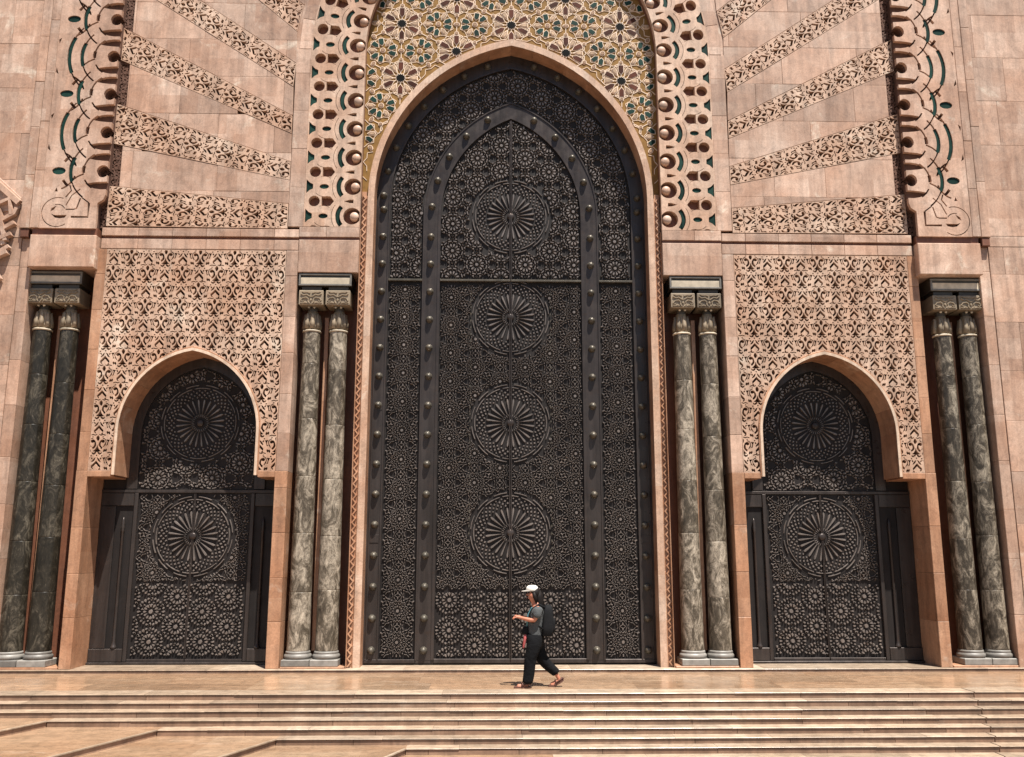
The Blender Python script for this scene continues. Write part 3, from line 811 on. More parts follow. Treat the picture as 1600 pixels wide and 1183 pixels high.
# interlaced corbel that ends the next bay's moulding, on the left outer wall
ic = fp('interlace_corbel', block([(-10.02, 9.02), (-10.02, 9.25), (-10.9, 10.05), (-11.6, 10.6), (-11.6, 9.35), (-10.8, 8.85)], -.04, -.075, .004), 'pink')
def strap(pts, wd, y): 
    return frust(stroke(pts, wd), -.07, y, .008)
for pts, wd, y in (([(-11.6, 10.45), (-10.75, 9.75), (-10.02, 9.12)], .13, -.16), ([(-11.6, 10.12), (-10.72, 9.30), (-10.68, 9.02), (-10.95, 8.78)], .10, -.15),
                   ([(-11.6, 9.80), (-10.95, 9.22), (-10.55, 8.98)], .10, -.15), ([(-10.60, 9.02), (-10.22, 9.20), (-10.14, 8.86)], .10, -.17), ([(-10.52, 8.98), (-10.40, 8.62), (-10.24, 8.22)], .10, -.155),
                   ([(-10.42, 8.99), (-10.27, 8.52), (-10.20, 8.30)], .09, -.185), ([(-10.38, 8.72), (-10.09, 8.90), (-10.05, 9.02)], .09, -.165), ([(-10.35, 8.52), (-10.06, 8.70)], .09, -.18),
                   ([(-10.60, 8.52), (-10.46, 8.05)], .11, -.16), ([(-10.42, 8.30), (-10.10, 8.46)], .09, -.19), ([(-10.38, 8.02), (-10.12, 8.20)], .09, -.17), ([(-10.60, 7.86), (-10.14, 8.08)], .10, -.19), ([(-10.54, 7.84), (-10.38, 7.60), (-10.28, 7.46)], .20, -.15)):
    fp('interlace_strap', strap(pts, wd, y), 'pink', 1, ic)

# ------------------------------------------------------------------ columns
def column(x, y, mat, label, rt_=.172, rb=.218):
    c = empty('marble_column', (x, y, .035), label, 'column', 'marble columns in the portal niches')
    z0, z1 = .27, 6.50
    def part(n, VF, m, **k): V, F = VF; return mk(n, (np.array(V), F), m, c, **k)
    part('plinth', cboxz(.262, .0, .125), 'plinth')
    part('base', lathe([(.225, .125), (.252, .135), (.262, .165), (.256, .20), (.236, .215), (.23, .225), (.236, .235), (.232, .255), (.222, .27)], 28), 'plinth', smooth=True)
    zs = [z0]
    while zs[-1] < z1-.7: zs.append(zs[-1]+random.uniform(.98, 1.16))
    if z1-zs[-1] < .55: zs[-1] = z1
    else: zs.append(z1)
    rr = lambda z: rb+(rt_-rb)*((z-z0)/(z1-z0))
    for a, b in zip(zs[:-1], zs[1:]):
        part('drum', lathe([(rr(a)-.005, a), (rr(a)-.001, a+.005), (rr(a+.012), a+.012), (rr(a+.03), a+.03), (rr((a+b)/2), (a+b)/2), (rr(b-.03), b-.03), (rr(b-.012), b-.012), (rr(b)-.001, b-.005), (rr(b)-.005, b)], 28), mat, smooth=True)
    part('necking', lathe([(rt_, z1), (rt_+.012, z1+.008), (rt_+.018, z1+.022), (rt_+.012, z1+.036), (rt_-.01, z1+.04)], 28), 'bone', smooth=True)
    # leaf bell of the capital
    bell = [(rt_-.02, z1+.03), (rt_-.025, z1+.16), (rt_-.03, z1+.27), (rt_-.055, z1+.36), (rt_-.07, z1+.44)]
    part('bell', lathe(bell, 32, lobes=8, lobe=.05), 'cap', smooth=True)
    for k in range(8):
        a = 2*math.pi*k/8+.2; r0 = rt_-.03
        P = [(r0*1.06*math.cos(a), r0*1.06*math.sin(a), z1+.07), (r0*1.04*math.cos(a), r0*1.04*math.sin(a), z1+.2), (r0*.92*math.cos(a), r0*.92*math.sin(a), z1+.33), (r0*1.02*math.cos(a), r0*1.02*math.sin(a), z1+.385)]
        part('capital_leaf', tube(P, [.05, .048, .035, .018], 7), 'cap', smooth=True)
    part('capital_neck', lathe([(.10, z1+.40), (.10, z1+.56)], 12), 'capd')
    for dx in (-.055, .055):
        part('bead', lathe([(.0, -.026), (.022, -.014), (.027, .0), (.022, .014), (.002, .026)], 10, (dx, -.15, z1+.505)), 'bone', smooth=True)
    bl = part('capital_block', cboxz(.245, z1+.53, z1+.84), 'cap')
    # scrolled relief on the block face
    rel = []
    for s_ in (-1, 1):
        rel.append(stroke([(s_*.02, .02), (s_*.06, .07), (s_*.05, .12), (s_*.10, .155), (s_*.17, .14), (s_*.205, .09), (s_*.17, .06), (s_*.15, .09)], .026))
        rel.append(stroke([(s_*.0, .16), (s_*.045, .185), (s_*.09, .215), (s_*.15, .20), (s_*.21, .235)], .026))
        rel.append(stroke([(s_*.015, .245), (s_*.08, .26), (s_*.14, .255), (s_*.19, .275)], .022))
        rel.append(stroke([(s_*.07, .03), (s_*.12, .045), (s_*.17, .03), (s_*.22, .045)], .022))
    rel.append(np.array([(0, .07), (.03, .105), (0, .145), (-.03, .105)]))
    rl = join([(lambda V, F: (V+np.array([0, 0, z1+.535]), F))(*frust(q, -.244, -.268, .005)) for q in rel])
    mk('scroll_relief', rl, 'cap', bl)
    part('abacus_neck', cboxz(.20, z1+.84, z1+.93), 'capd')
    return c
def cboxz(h, z0, z1, c=.012):
    V = []; F = []
    for hh, z in ((h-c, z0), (h, z0+c), (h, z1-c), (h-c, z1)): V += [(-hh, -hh, z), (hh, -hh, z), (hh, hh, z), (-hh, hh, z)]
    for k in range(3):
        for i in range(4): F.append((k*4+i, k*4+(i+1) % 4, (k+1)*4+(i+1) % 4, (k+1)*4+i))
    F += [(3, 2, 1, 0), (12, 13, 14, 15)]; return np.array(V), F
CY = .27
LAB = {
 (-1, 1, 0): ('mdark', 'blackish green marble column in outer niche, next to the carved panel jamb'),
 (-1, 1, 1): ('mdark', 'blackish green marble column in outer niche, next to the plain outer wall'),
 (-1, 0, 1): ('mpale', 'pale veined column next to a side arch, in the niche the walker is heading towards'),
 (-1, 0, 0): ('mpale', 'pale veined column next to the great door, in the niche the walker is heading towards'),
 (1, 0, 0): ('mpale', 'pale veined column next to the great door, in the niche behind the walker\'s back'),
 (1, 0, 1): ('mpale', 'pale veined column next to a side arch, in the niche behind the walker\'s back'),
 (1, 1, 0): ('mgrey', 'grey and black marble column in outer niche, next to the carved panel jamb'),
 (1, 1, 1): ('mgrey', 'grey and black marble column in outer niche, next to the plain outer wall')}
for (sx, k, j), (m_, lab) in LAB.items():
    column(sx*NI[k][2+j], CY, m_, lab)
for sx in (1, -1):
    for k, (xa, xb, c0, c1) in enumerate(NI):
        # shared abacus slab: pale framed panel over the two capitals
        y0 = CY-.258
        fp('abacus', box(c0-.26, c1+.26, y0+.03, .62, 7.465, 7.742), 'capd', sx)
        f_ = [rect(c0-.265, c1+.265, 7.47, 7.505), rect(c0-.265, c1+.265, 7.69, 7.725), rect(c0-.265, c0-.228, 7.505, 7.69), rect(c1+.228, c1+.265, 7.505, 7.69)]
        fp('abacus_frame', join([block(q, y0+.031, y0, .006) for q in f_]), 'plinth', sx)
        fp('abacus_panel', block(rect(c0-.226, c1+.226, 7.507, 7.64), y0+.031, y0+.014, .004), 'bone', sx)

# ------------------------------------------------------------------ doors
def kite(r0, rm, r1, w, a): return rot2([(r0, 0), (rm, w), (r1, 0), (rm, -w)], R(a))
def drop(r0, r1, w, a): 
    d = r1-r0; return rot2([(r0, 0), (r0+d*.35, w*.7), (r0+d*.72, w), (r1, w*.45), (r1, -w*.45), (r0+d*.72, -w), (r0+d*.35, -w*.7)], R(a))
def rosA():
    """bold twelve-petalled roundel"""
    P = [ell(0, 0, .040, .040, 8)]
    for k in range(12):
        P.append(drop(.070, .158, .027, 30*k+15))
        P.append(arcband(0, 0, .196, .228, R(30*k+3), R(30*k+27), 3))
        P.append(kite(.155, .176, .194, .016, 30*k))
        P.append(kite(.050, .075, .105, .010, 30*k))
    for k in range(6):
        for d in (-16, 0, 16): P.append(kite(.236, .262, .296, .026, 60*k+30+d))
        P.append(kite(.236, .25, .266, .02, 60*k)); P.append(rot2(ell(.335, .0, .026, .026, 6), R(60*k+30)))
        for d in (-1, 1): P.append(stroke([rot2([(.30, 0)], R(60*k+30+d*8))[0], rot2([(.262, 0)], R(60*k+30+d*24))[0]], .018))
    return P
def rosB():
    """fine strapwork star"""
    P = [ell(0, 0, .036, .036, 8)]
    for k in range(12):
        P.append(kite(.062, .088, .122, .017, 30*k))
        for s_ in (-1, 1):
            P.append(stroke([rot2([(.118, 0)], R(30*k+15))[0], rot2([(.165, 0)], R(30*k+15+s_*11))[0]], .017))
            P.append(stroke([rot2([(.172, 0)], R(30*k))[0], rot2([(.222, 0)], R(30*k+s_*13))[0]], .017))
        P.append(stroke([rot2([(.05, 0)], R(30*k+15))[0], rot2([(.10, 0)], R(30*k+15))[0]], .013))
        P.append(kite(.165, .185, .208, .017, 30*k+15))
        P.append(kite(.212, .236, .262, .019, 30*k))
        P.append(stroke([rot2([(.232, 0)], R(30*k+15))[0], rot2([(.285, 0)], R(30*k+15))[0]], .018))
        for s_ in (-1, 1): P.append(stroke([rot2([(.268, 0)], R(30*k+s_*3.5))[0], rot2([(.312, 0)], R(30*k+s_*12))[0]], .017))
    for k in range(6): P.append(rot2(ell(.335, 0, .02, .02, 6), R(60*k+30)))
    return P
def rosC():
    P = [ell(0, 0, .044, .044, 8)]
    for k in range(12):
        P.append(drop(.075, .150, .026, 30*k))
        P.append(kite(.158, .182, .206, .020, 30*k+15))
        P.append(drop(.200, .272, .024, 30*k))
        P.append(kite(.222, .25, .284, .026, 30*k+15))
        P.append(stroke([rot2([(.125, 0)], R(30*k+15))[0], rot2([(.155, 0)], R(30*k+15))[0]], .013))
    for k in range(6): P.append(rot2(ell(.325, 0, .026, .026, 6), R(60*k+30)))
    return P
RA, RB_, RC = rosA(), rosB(), rosC()
def field(unit, region, avoid, org, px, pz, stag=True, scale=1.):
    lo, hi = region.min(0), region.max(0); out = []
    c0, c1 = int((lo[0]-org[0])/px)-2, int((hi[0]-org[0])/px)+2
    for c in range(c0, c1+1):
        for r in range(int((lo[1]-org[1])/pz)-2, int((hi[1]-org[1])/pz)+2):
            o = np.array([org[0]+c*px, org[1]+r*pz+(pz/2 if (stag and c % 2) else 0)])
            if o[0] < lo[0]-.4 or o[0] > hi[0]+.4 or o[1] < lo[1]-.4 or o[1] > hi[1]+.4: continue
            for q in unit:
                g = q*scale+o
                if not pip(g, region).all(): continue
                if any(np.hypot(*(g.mean(0)-a[:2])) < a[2] for a in avoid): continue
                out.append(ccw(g))
    return out
def pieces(L, y, h=.016, ins=.005): return join([frust(q, y, y-h, ins) for q in L])
def ribbed(r, n=20):
    V, F = lathe([(r*1.12, 0), (r*1.12, .010), (r*.98, .018), (r*.96, .045), (r*.78, .075), (r*.45, .095), (r*.08, .102)], n, lobes=10, lobe=.045)
    return np.stack([V[:, 0], -V[:, 2], V[:, 1]], 1), F
STUD = mesh('stud', *ribbed(.068), smooth=True)
def medallion(par, x, z, y, r, off):
    s = r/.83
    m = mk('medallion', join([frust(ell(x, z, r*1.03, r*1.03, 32), y, y-.003, .004)]), 'bzd', par)
    m.data.transform(Matrix.Translation(-off))
    def sub(n, VF, mat, **k):
        V, F = VF; return mk(n, (np.array(V)-np.array(off), F), mat, m, **k)
    for k in range(24):
        q = rot2(np.array([(.17, .006), (.30, .013), (.46, .023), (.50, .017), (.515, 0), (.50, -.017), (.46, -.023), (.30, -.013), (.17, -.006)])*s, R(15*k+7.5), (x, z)); sub('petal', frust(q, y-.002, y-.034, .007), 'bzp')
    for k in range(12):
        sub('strap', frust(arcband(x, z, .805*s, .828*s, R(30*k+5), R(30*k+25), 4), y-.002, y-.030, .006), 'bzp')
        sub('strap', frust(arcband(x, z, .742*s, .765*s, R(30*k+17), R(30*k+43), 4), y-.002, y-.030, .006), 'bzp')
    dots = []
    for k in range(36):
        for rr, sz, ph in ((.555, .024, 0), (.605, .027, 5), (.655, .027, 0), (.702, .022, 5)):
            dots.append(frust(rot2(np.array([(rr-sz*1.1, 0), (rr, sz), (rr+sz*1.1, 0), (rr, -sz)])*s, R(10*k+ph), (x, z)), y-.002, y-.030, .006))
    for k in range(24): dots.append(frust(rot2(np.array([(.12, 0), (.16, .009), (.20, 0), (.16, -.009)])*s, R(15*k), (x, z)), y-.002, y-.024, .003))
    sub('beading', join(dots), 'bzp', kind='stuff')
    V, F = lathe([(.075*s, 0), (.075*s, .030), (.062*s, .044), (.035*s, .052), (.008, .054)], 20); V = np.stack([V[:, 0]+x, -V[:, 2]+y-.002, V[:, 1]+z], 1)
    sub('boss', (V, F), 'bz', smooth=True)
    return m

# --- great door
DY = .55
gd = empty('main_door', (0, DY, 0), 'tall pointed bronze double door with studded bands and four round medallions', 'door')
GO = Vector((0, DY, 0))
def dp(n, VF, mat, par=None, sx=1, **k):
    V, F = VF; return mk(n, (np.array(V, float)-np.array(GO), F), mat, par or gd, sx, **k)
op = opening(GW+.03, GZ, GAP+.03, .0, 20)
dp('door_ground', stack([(op, DY+.12), (op, DY+.03)]), 'bzd')
WI, SZ, SA = 1.545, 9.20, 11.50          # inner pointed leaf field
XB, XP, XO = 1.83, 2.60, 2.80
ZS = 7.76; ZB = .07
# outer frame band following the arch
fr_o = opening(GW+.02, GZ, GAP+.02, .03, 20); fr_i = opening(XP, GZ, GAP-.29, ZB+.02, 20)
dp('frame', plate(fr_o, [fr_i], DY-.012, DY+.05), 'bz')
# studded band round the inner leaves
b_o = opening(XB, SZ, SA+.29, ZB+.02, 18); b_i = opening(WI, SZ, SA, ZB+.03, 18)
dp('studded_band', plate(b_o, [b_i], DY-.016, DY+.05), 'bz')
for o_, i_, nm in ((opening(XB+.028, SZ, SA+.32, ZB+.02, 18), b_o, 'band_moulding'), (b_i, opening(WI-.055, SZ, SA-.065, ZB+.03, 18), 'band_moulding'), (fr_i, opening(XP-.03, GZ, GAP-.325, ZB+.02, 20), 'band_moulding')):
    dp(nm, plate(o_, [i_], DY-.034, DY+.05), 'bz')
for sx in (1, -1):
    dp('band_moulding', block(rect(2.80, 2.83, ZB, 9.4), DY, DY-.03, .008), 'bz', None, sx)
    dp('transom', block(rect(.008, WI-.056, ZS-.02, ZS+.022), DY+.03, DY-.05, .006), 'bzs', None, sx)
    dp('transom', block(rect(XB+.03, XP-.032, ZS-.02, ZS+.022), DY+.03, DY-.05, .006), 'bzs', None, sx)
    dp('sill_rail', block(rect(.006, WI-.056, ZB-.03, ZB+.045), DY+.03, DY-.03, .006), 'bz', None, sx)
    dp('sill_rail', block(rect(XB+.03, 2.84, ZB-.03, ZB+.035), DY+.03, DY-.03, .006), 'bz', None, sx)
    dp('stile', block(rect(.004, .030, ZB+.05, SA-.12), DY+.04, DY-.024, .006), 'bz', None, sx)
MED = [(0, 9.20, .83), (0, 7.02-.04, .81), (0, 4.745, .81), (0, 2.53, .81)]
for x, z, r in MED: medallion(gd, x, z, DY+.028, r, GO)
av = [(x, z, r*1.07) for x, z, r in MED]
cen_up = opening(WI-.06, SZ, SA-.08, ZS+.05, 18); cen_lo = rect(-WI+.065, WI-.065, 1.42, ZS-.07); cen_bot = rect(-WI+.065, WI-.065, ZB+.06, 1.40)
py = DY+.03
dp('roundel_ornament', pieces(field(RA, cen_up, av, (.31, ZS+.36), .515, .60), py, .04, .007), 'bzp', kind='stuff')
dp('strapwork_ornament', pieces(field(RB_, cen_lo, av, (.30, .55), .515, .595), py, .036, .006), 'bzp', kind='stuff')
dp('roundel_ornament', pieces(field(RC, cen_bot, [], (.30, .36), .50, .575, scale=1.0), py, .034, .006), 'bzp', kind='stuff')
bead = []
for sx in (-1, 1):
    z = 1.5
    while z < 7.6:
        bead.append(np.array([(sx*.83, z-.035), (sx*.83+.018, z), (sx*.83, z+.045), (sx*.83-.018, z)])); z += .145 if int(z*10) % 6 else .26
dp('bead_column', pieces(bead, py-.03, .014, .004), 'bzs', kind='stuff')
side_full = opening(XP-.04, GZ, GAP-.34, ZS+.05, 20)
cutb = opening(XB+.035, SZ, SA+.33, ZS-1, 18)
up_side = [q for q in field(RA, side_full, [], (2.215, ZS+.30), .515, .595) if not pip(q, cutb).any()]
dp('roundel_ornament', pieces(up_side, py, .04, .007), 'bzp', kind='stuff')
for sx in (1, -1):
    lo_s = rect(XB+.04, XP-.045, ZB+.06, ZS-.07)
    dp('strapwork_ornament', pieces(field(RB_, lo_s, [], (2.215, .42), .515, .595), py, .036, .006), 'bzp', None, sx, kind='stuff')
    for k in range(16):
        put('stud', STUD, 'bzs', gd, (sx*2.705, -.012, .272+.603*k))
    for k in range(15): put('stud', STUD, 'bzs', gd, (sx*1.69, -.016, .272+.603*k))
    h = SA-SZ+.16; ww = WI+.143; c_ = (h*h-ww*ww)/(2*ww); r_ = ww+c_
    for k in range(6):
        a = (.19+.603*k)/r_
        if a < math.atan2(h, c_)-.04: put('stud', STUD, 'bzs', gd, (sx*(-c_+r_*math.cos(a)), -.016, SZ+r_*math.sin(a)))
    for z in (2.33, 5.0): dp('hinge_plate', block(rect(2.62, 2.80, z, z+.16), DY-.012, DY-.022, .004), 'bz', None, sx)
    for k in range(8):      # studs along the head of the frame
        a = .05+k*.165; hh = GAP-.13-GZ; w2 = XP+.12; c2 = (hh*hh-w2*w2)/(2*w2); r2_ = w2+c2
        if a < math.atan2(hh, c2)-.05 : put('stud', STUD, 'bzs', gd, (sx*(-c2+r2_*math.cos(a)), -.012, GZ+r2_*math.sin(a)))

# --- side doors
SY = .73
def side_door(ax, label):
    g = empty('side_door', (ax, SY, 0), label, 'door', 'arched side doors')
    off = np.array([0, SY, 0])
    def sp(n, VF, mat, par=None, sx=1, **k):
        V, F = VF; return mk(n, (np.array(V, float)-off, F), mat, par or g, sx, **k)
    o_ = opening(AW+.04, AZ, AAP+.04, 3.3, 14); base = np.array([(1.87, .0), (1.87, 3.64), (-1.87, 3.64), (-1.87, .0)])
    sp('door_ground', join([stack([(o_, SY+.07), (o_, SY+.03)]), box(-1.85, 1.85, SY+.028, SY+.06, 0, 3.66)]), 'bzd')
    HW, ZL = 1.11, 3.33
    # arched head
    sp('frame', plate(opening(AW+.03, AZ, AAP+.03, 3.40, 14), [opening(1.17, AZ, AAP-.20, 3.30, 14)], SY-.015, SY+.05), 'bz')
    sp('rail', block(rect(-1.86, 1.86, ZL-.01, ZL+.05), SY+.05, SY-.02, .006), 'bz')
    for s_ in (1, -1):
        sp('frame', block(rect(1.125, 1.20, .05, 3.315), SY+.05, SY-.03, .008), 'bz', None, s_)
        sp('frame', block(rect(1.205, 1.86, 3.06, 3.315), SY+.05, SY-.012, .008), 'bz', None, s_)
        sp('frame', block(rect(1.56, 1.86, .30, 3.055), SY+.05, SY-.012, .008), 'bz', None, s_)
        sp('frame_base', block(rect(1.205, 1.86, .05, .295), SY+.05, SY-.04, .008), 'bz', None, s_)
        col = sp('colonnette', lathe([(.058, .30), (.058, .33), (.042, .35), (.036, .40), (.030, .46), (.028, 2.55), (.036, 2.57), (.030, 2.60), (.040, 2.64), (.028, 2.68), (.036, 2.72), (.020, 2.78), (.004, 2.84)], 12, (s_*1.39, SY-.0, 0)), 'bz', smooth=True)
        sp('sill_rail', block(rect(.006, 1.115, .03, .10), SY+.05, SY-.02, .005), 'bz', None, s_)
        sp('stile', block(rect(.004, .022, .11, 3.31), SY+.04, SY-.012, .004), 'bz', None, s_)
    sp('threshold', block(rect(-1.86, 1.86, .004, .045), SY+.05, SY-.09, .006), 'bz')
    M2 = [(0, 4.74, .80), (0, 2.46, .80)]
    for x, z, r in M2: medallion(g, x, z, SY+.027, r, Vector((0, SY, 0)))
    av = [(x, z, r*1.07) for x, z, r in M2]
    hd = opening(1.16, AZ, AAP-.22, ZL+.06, 14); lo = rect(-1.10, 1.10, 1.56, ZL-.03); bt = rect(-1.10, 1.10, .12, 1.55)
    sp('roundel_ornament', pieces(field(RA, hd, av, (.31, 3.62), .54, .60), SY+.03, .036, .007), 'bzp', kind='stuff')
    sp('strapwork_ornament', pieces(field(RB_, lo, av, (.28, .55), .515, .595), SY+.03, .036, .006), 'bzp', kind='stuff')
    sp('roundel_ornament', pieces(field(RC, bt, av, (.28, .42), .50, .575), SY+.03, .036, .006), 'bzp', kind='stuff')
    return g
side_door(-AX, 'arched bronze side door beside the blackish green columns')
side_door(AX, 'arched bronze side door beside the grey and black columns')

# ------------------------------------------------------------------ the walker
PX, PY = .36, -1.96
pers = empty('person', (PX, PY, ZT), 'person in white cap, grey shirt and black trousers walking along the terrace', 'person')
def skin(name, verts, edges, mat, parent, root=0, sub=2, post=None):
    me = bpy.data.meshes.new(name); me.from_pydata([v[:3] for v in verts], edges, []); me.update()
    o = bpy.data.objects.new(name, me); COL.objects.link(o)
    m = o.modifiers.new('skin', 'SKIN'); m.use_smooth_shade = True
    if not me.skin_vertices: bpy.context.view_layer.update()
    sv = me.skin_vertices[0].data if me.skin_vertices else None
    if sv is None:
        raise RuntimeError('no skin layer')
    for i, v in enumerate(verts):
        r = v[3] if hasattr(v[3], '__len__') else (v[3], v[3]); sv[i].radius = r; sv[i].use_root = (i == root)
    m2 = o.modifiers.new('sub', 'SUBSURF'); m2.levels = sub; m2.render_levels = sub
    dg = bpy.context.evaluated_depsgraph_get(); ev = o.evaluated_get(dg); nm = bpy.data.meshes.new_from_object(ev)
    bpy.data.objects.remove(o); nm.name = name
    if post: post(nm)
    nm.materials.clear(); nm.materials.append(MAT[mat]); nm.shade_smooth()
    return put(name, nm, mat, parent)
def rel(x, y, z): return (x-PX, y, z-ZT)
# local frame: x as world (walks towards -x), y negative = the walker's left side (towards the plaza)
Pz = lambda x, z: (x-PX, z-ZT)
hipx, hipz = Pz(.355, .74); chx, chz = Pz(.39, 1.10); nkx, nkz = Pz(.385, 1.29); hdx, hdz = Pz(.325, 1.43)
V = [(hipx, 0, hipz, (.13, .10)), (hipx+.01, 0, hipz+.17, (.115, .095)), (chx-.01, 0, chz, (.12, .095)), (nkx+.005, 0, nkz-.03, (.06, .058)), (nkx-.014, 0, nkz+.035, (.058, .058)), (hdx+.0, 0, hdz-.035, (.098, .09)), (hdx+.012, 0, hdz+.075, (.112, .104))]
E_ = [(0, 1), (1, 2), (2, 3), (3, 4), (4, 5), (5, 6)]
def chain(start, pts):
    p = start
    for q in pts: V.append(q); E_.append((p, len(V)-1)); p = len(V)-1
    return p
elx, elz = Pz(.335, 1.03); wrx, wrz = Pz(.115, 1.075); hax, haz = Pz(.05, 1.085)
for sg, dxy in ((-1, 0.), (1, .02)):
    sh = (nkx+.02, sg*.155, nkz-.075)
    e = chain(3, [(*sh, .040), ((sh[0]+elx)/2+.015, sg*.185, (sh[2]+elz)/2, .046), (elx+dxy, sg*.185, elz, .038), ((elx+wrx)/2, sg*.145, (elz+wrz)/2-.005, .036), (wrx, sg*.10-.0, wrz, .025), (hax+.02, sg*.085, haz, (.034, .018))])
    for k, (dy, ln) in enumerate(((-.027, .062), (-.009, .074), (.009, .07), (.026, .055))):
        chain(e, [(hax-.012, sg*.085+dy*.9, haz-.002, .010), (hax-.012-ln*.5, sg*.080+dy, haz-.014, .009), (hax-.012-ln*.75, sg*.07+dy, haz-.042, .0085)])
    chain(e, [(hax+.012, sg*.058, haz+.012, .011), (hax-.018, sg*.048, haz+.018, .0095), (hax-.038, sg*.05, haz+.006, .009)])
# legs
kfx, kfz = Pz(.255, .36); afx, afz = Pz(.20, .025); krx, krz = Pz(.475, .36); arx, arz = Pz(.735, .085)
chain(0, [(hipx-.015, -.085, hipz-.06, .088), (kfx, -.085, kfz, .058), ((kfx+afx)/2+.02, -.085, (kfz+afz)/2+.03, .052), (afx+.012, -.085, afz+.03, .036), (afx+.02, -.085, .035, .034), (afx-.07, -.085, .028, (.042, .022)), (afx-.15, -.085, .022, (.044, .016))])
chain(0, [(hipx+.025, .085, hipz-.06, .088), (krx, .085, krz, .058), ((krx+arx)/2+.02, .085, (krz+arz)/2+.035, .05), (arx, .085, arz+.03, .035), (arx+.035, .085, arz-.035, .033), (arx-.035, .085, arz-.085, (.042, .022)), (arx-.115, .085, .022, (.044, .016))])
body = skin('body', V, E_, 'skin', pers)
# face: nose, brow and ear
fx, fz = hdx-.082, hdz+.005
mk('nose', tube([(fx+.004, 0, fz+.035), (fx-.022, 0, fz+.005), (fx+.006, 0, fz-.006)], [.008, .014, .008], 8), 'skin', pers, smooth=True)
mk('mouth', tube([(fx+.012, -.022, fz-.042), (fx-.002, 0, fz-.042), (fx+.012, .022, fz-.042)], [.004, .007, .004], 6), 'pinkc', pers, smooth=True)
for s_ in (-1, 1):
    mk('eye', tube([(fx+.012, s_*.028-.008, fz+.04), (fx+.008, s_*.03, fz+.04), (fx+.018, s_*.03+.01, fz+.04)], .0075, 7), 'hair', pers, smooth=True)
    mk('ear', tube([(hdx+.025, s_*.078, hdz+.035), (hdx+.033, s_*.084, hdz+.012), (hdx+.02, s_*.078, hdz-.018)], [.012, .016, .009], 8), 'skin', pers, smooth=True)
# hair: long, falling behind the shoulder
def ball(c, r, n=18, m=10):
    V_, F_ = lathe([(max(.004, math.sin(math.pi*k/m)), -math.cos(math.pi*k/m)) for k in range(m+1)], n); return V_*np.array(r)+np.array(c), F_
mk('hair', join([ball((hdx+.045, 0, hdz+.045), (.088, .096, .098)), tube([(hdx+.07, 0, hdz+.07), (hdx+.095, 0, hdz-.03), (hdx+.11, 0, hdz-.13), (hdx+.13, 0, hdz-.23), (hdx+.135, 0, hdz-.32)], [.07, .078, .07, .055, .02], 14),
                 tube([(hdx+.01, -.075, hdz+.06), (hdx+.03, -.088, hdz-.02), (hdx+.06, -.085, hdz-.12)], [.03, .034, .015], 8), tube([(hdx+.01, .075, hdz+.06), (hdx+.03, .088, hdz-.02), (hdx+.06, .085, hdz-.12)], [.03, .034, .015], 8)]), 'hair', pers, smooth=True)
# shirt with short sleeves
shv = [(hipx-.002, 0, hipz-.10, (.175, .150)), (hipx+.004, 0, hipz+.12, (.165, .140)), (chx-.012, 0, chz, (.185, .150)), (nkx+.012, 0, nkz+.005, (.105, .11))]
she = [(0, 1), (1, 2), (2, 3)]
for sg, dxy in ((-1, 0.), (1, .02)):
    sh = (nkx+.02, sg*.155, nkz-.075); k = len(shv)
    shv += [(*sh, .088), ((sh[0]+elx)/2+.02, sg*.187, (sh[2]+elz)/2+.03, .080), ((sh[0]+elx)/2+.008, sg*.188, (sh[2]+elz)/2-.065, .078)]; she += [(3, k), (k, k+1), (k+1, k+2)]
skin('shirt', shv, she, 'shirt', pers)
# loose trousers
skin('trousers', [(hipx, 0, hipz+.14, (.155, .130)), (hipx, 0, hipz-.01, (.165, .145)), (hipx-.015, -.085, hipz-.12, .135), (kfx+.01, -.09, kfz+.02, .108), ((kfx+afx)/2+.03, -.09, (kfz+afz)/2, .102), (afx+.03, -.09, afz+.035, .098), (afx+.028, -.09, afz-.02, .095),
                  (hipx+.035, .085, hipz-.12, .135), (krx+.005, .09, krz+.02, .108), ((krx+arx)/2, .09, (krz+arz)/2+.03, .092), (arx-.03, .09, arz+.09, .082), (arx-.005, .09, arz+.055, .078)], [(0, 1), (1, 2), (2, 3), (3, 4), (4, 5), (5, 6), (1, 7), (7, 8), (8, 9), (9, 10), (10, 11)], 'trouser', pers, 1)
# cap
cv, cf = lathe([(.094, 0), (.097, .02), (.095, .05), (.082, .078), (.055, .095), (.01, .101)], 22)
cv = np.stack([cv[:, 0]*1.08, cv[:, 1]*.96, cv[:, 2]], 1); cv = cv+np.array([hdx-.012, 0, hdz+.075])
cp = mk('cap', (cv, cf), 'capw', pers, smooth=True)
br = []
for k in range(13):
    t = math.pi/2+math.pi*k/12; br.append((hdx+.0+.105*math.cos(t)*.95, .086*math.sin(t)))
tip = [(hdx-.03+(.165*math.cos(math.pi/2+math.pi*k/12)), .082*math.sin(math.pi/2+math.pi*k/12)) for k in range(13)]
bz0 = hdz+.078
BV = [(x, y, bz0-.10*max(0, hdx-.08-x)) for x, y in br+tip]+[(x, y, bz0+.010-.10*max(0, hdx-.08-x)) for x, y in br+tip]
BF = []
for k in range(12): BF += [(k, k+1, 13+k+1, 13+k), (26+k, 39+k, 39+k+1, 26+k+1), (13+k, 13+k+1, 39+k+1, 39+k)]
mk('cap_brim', (np.array(BV), BF), 'capw', cp, smooth=False)
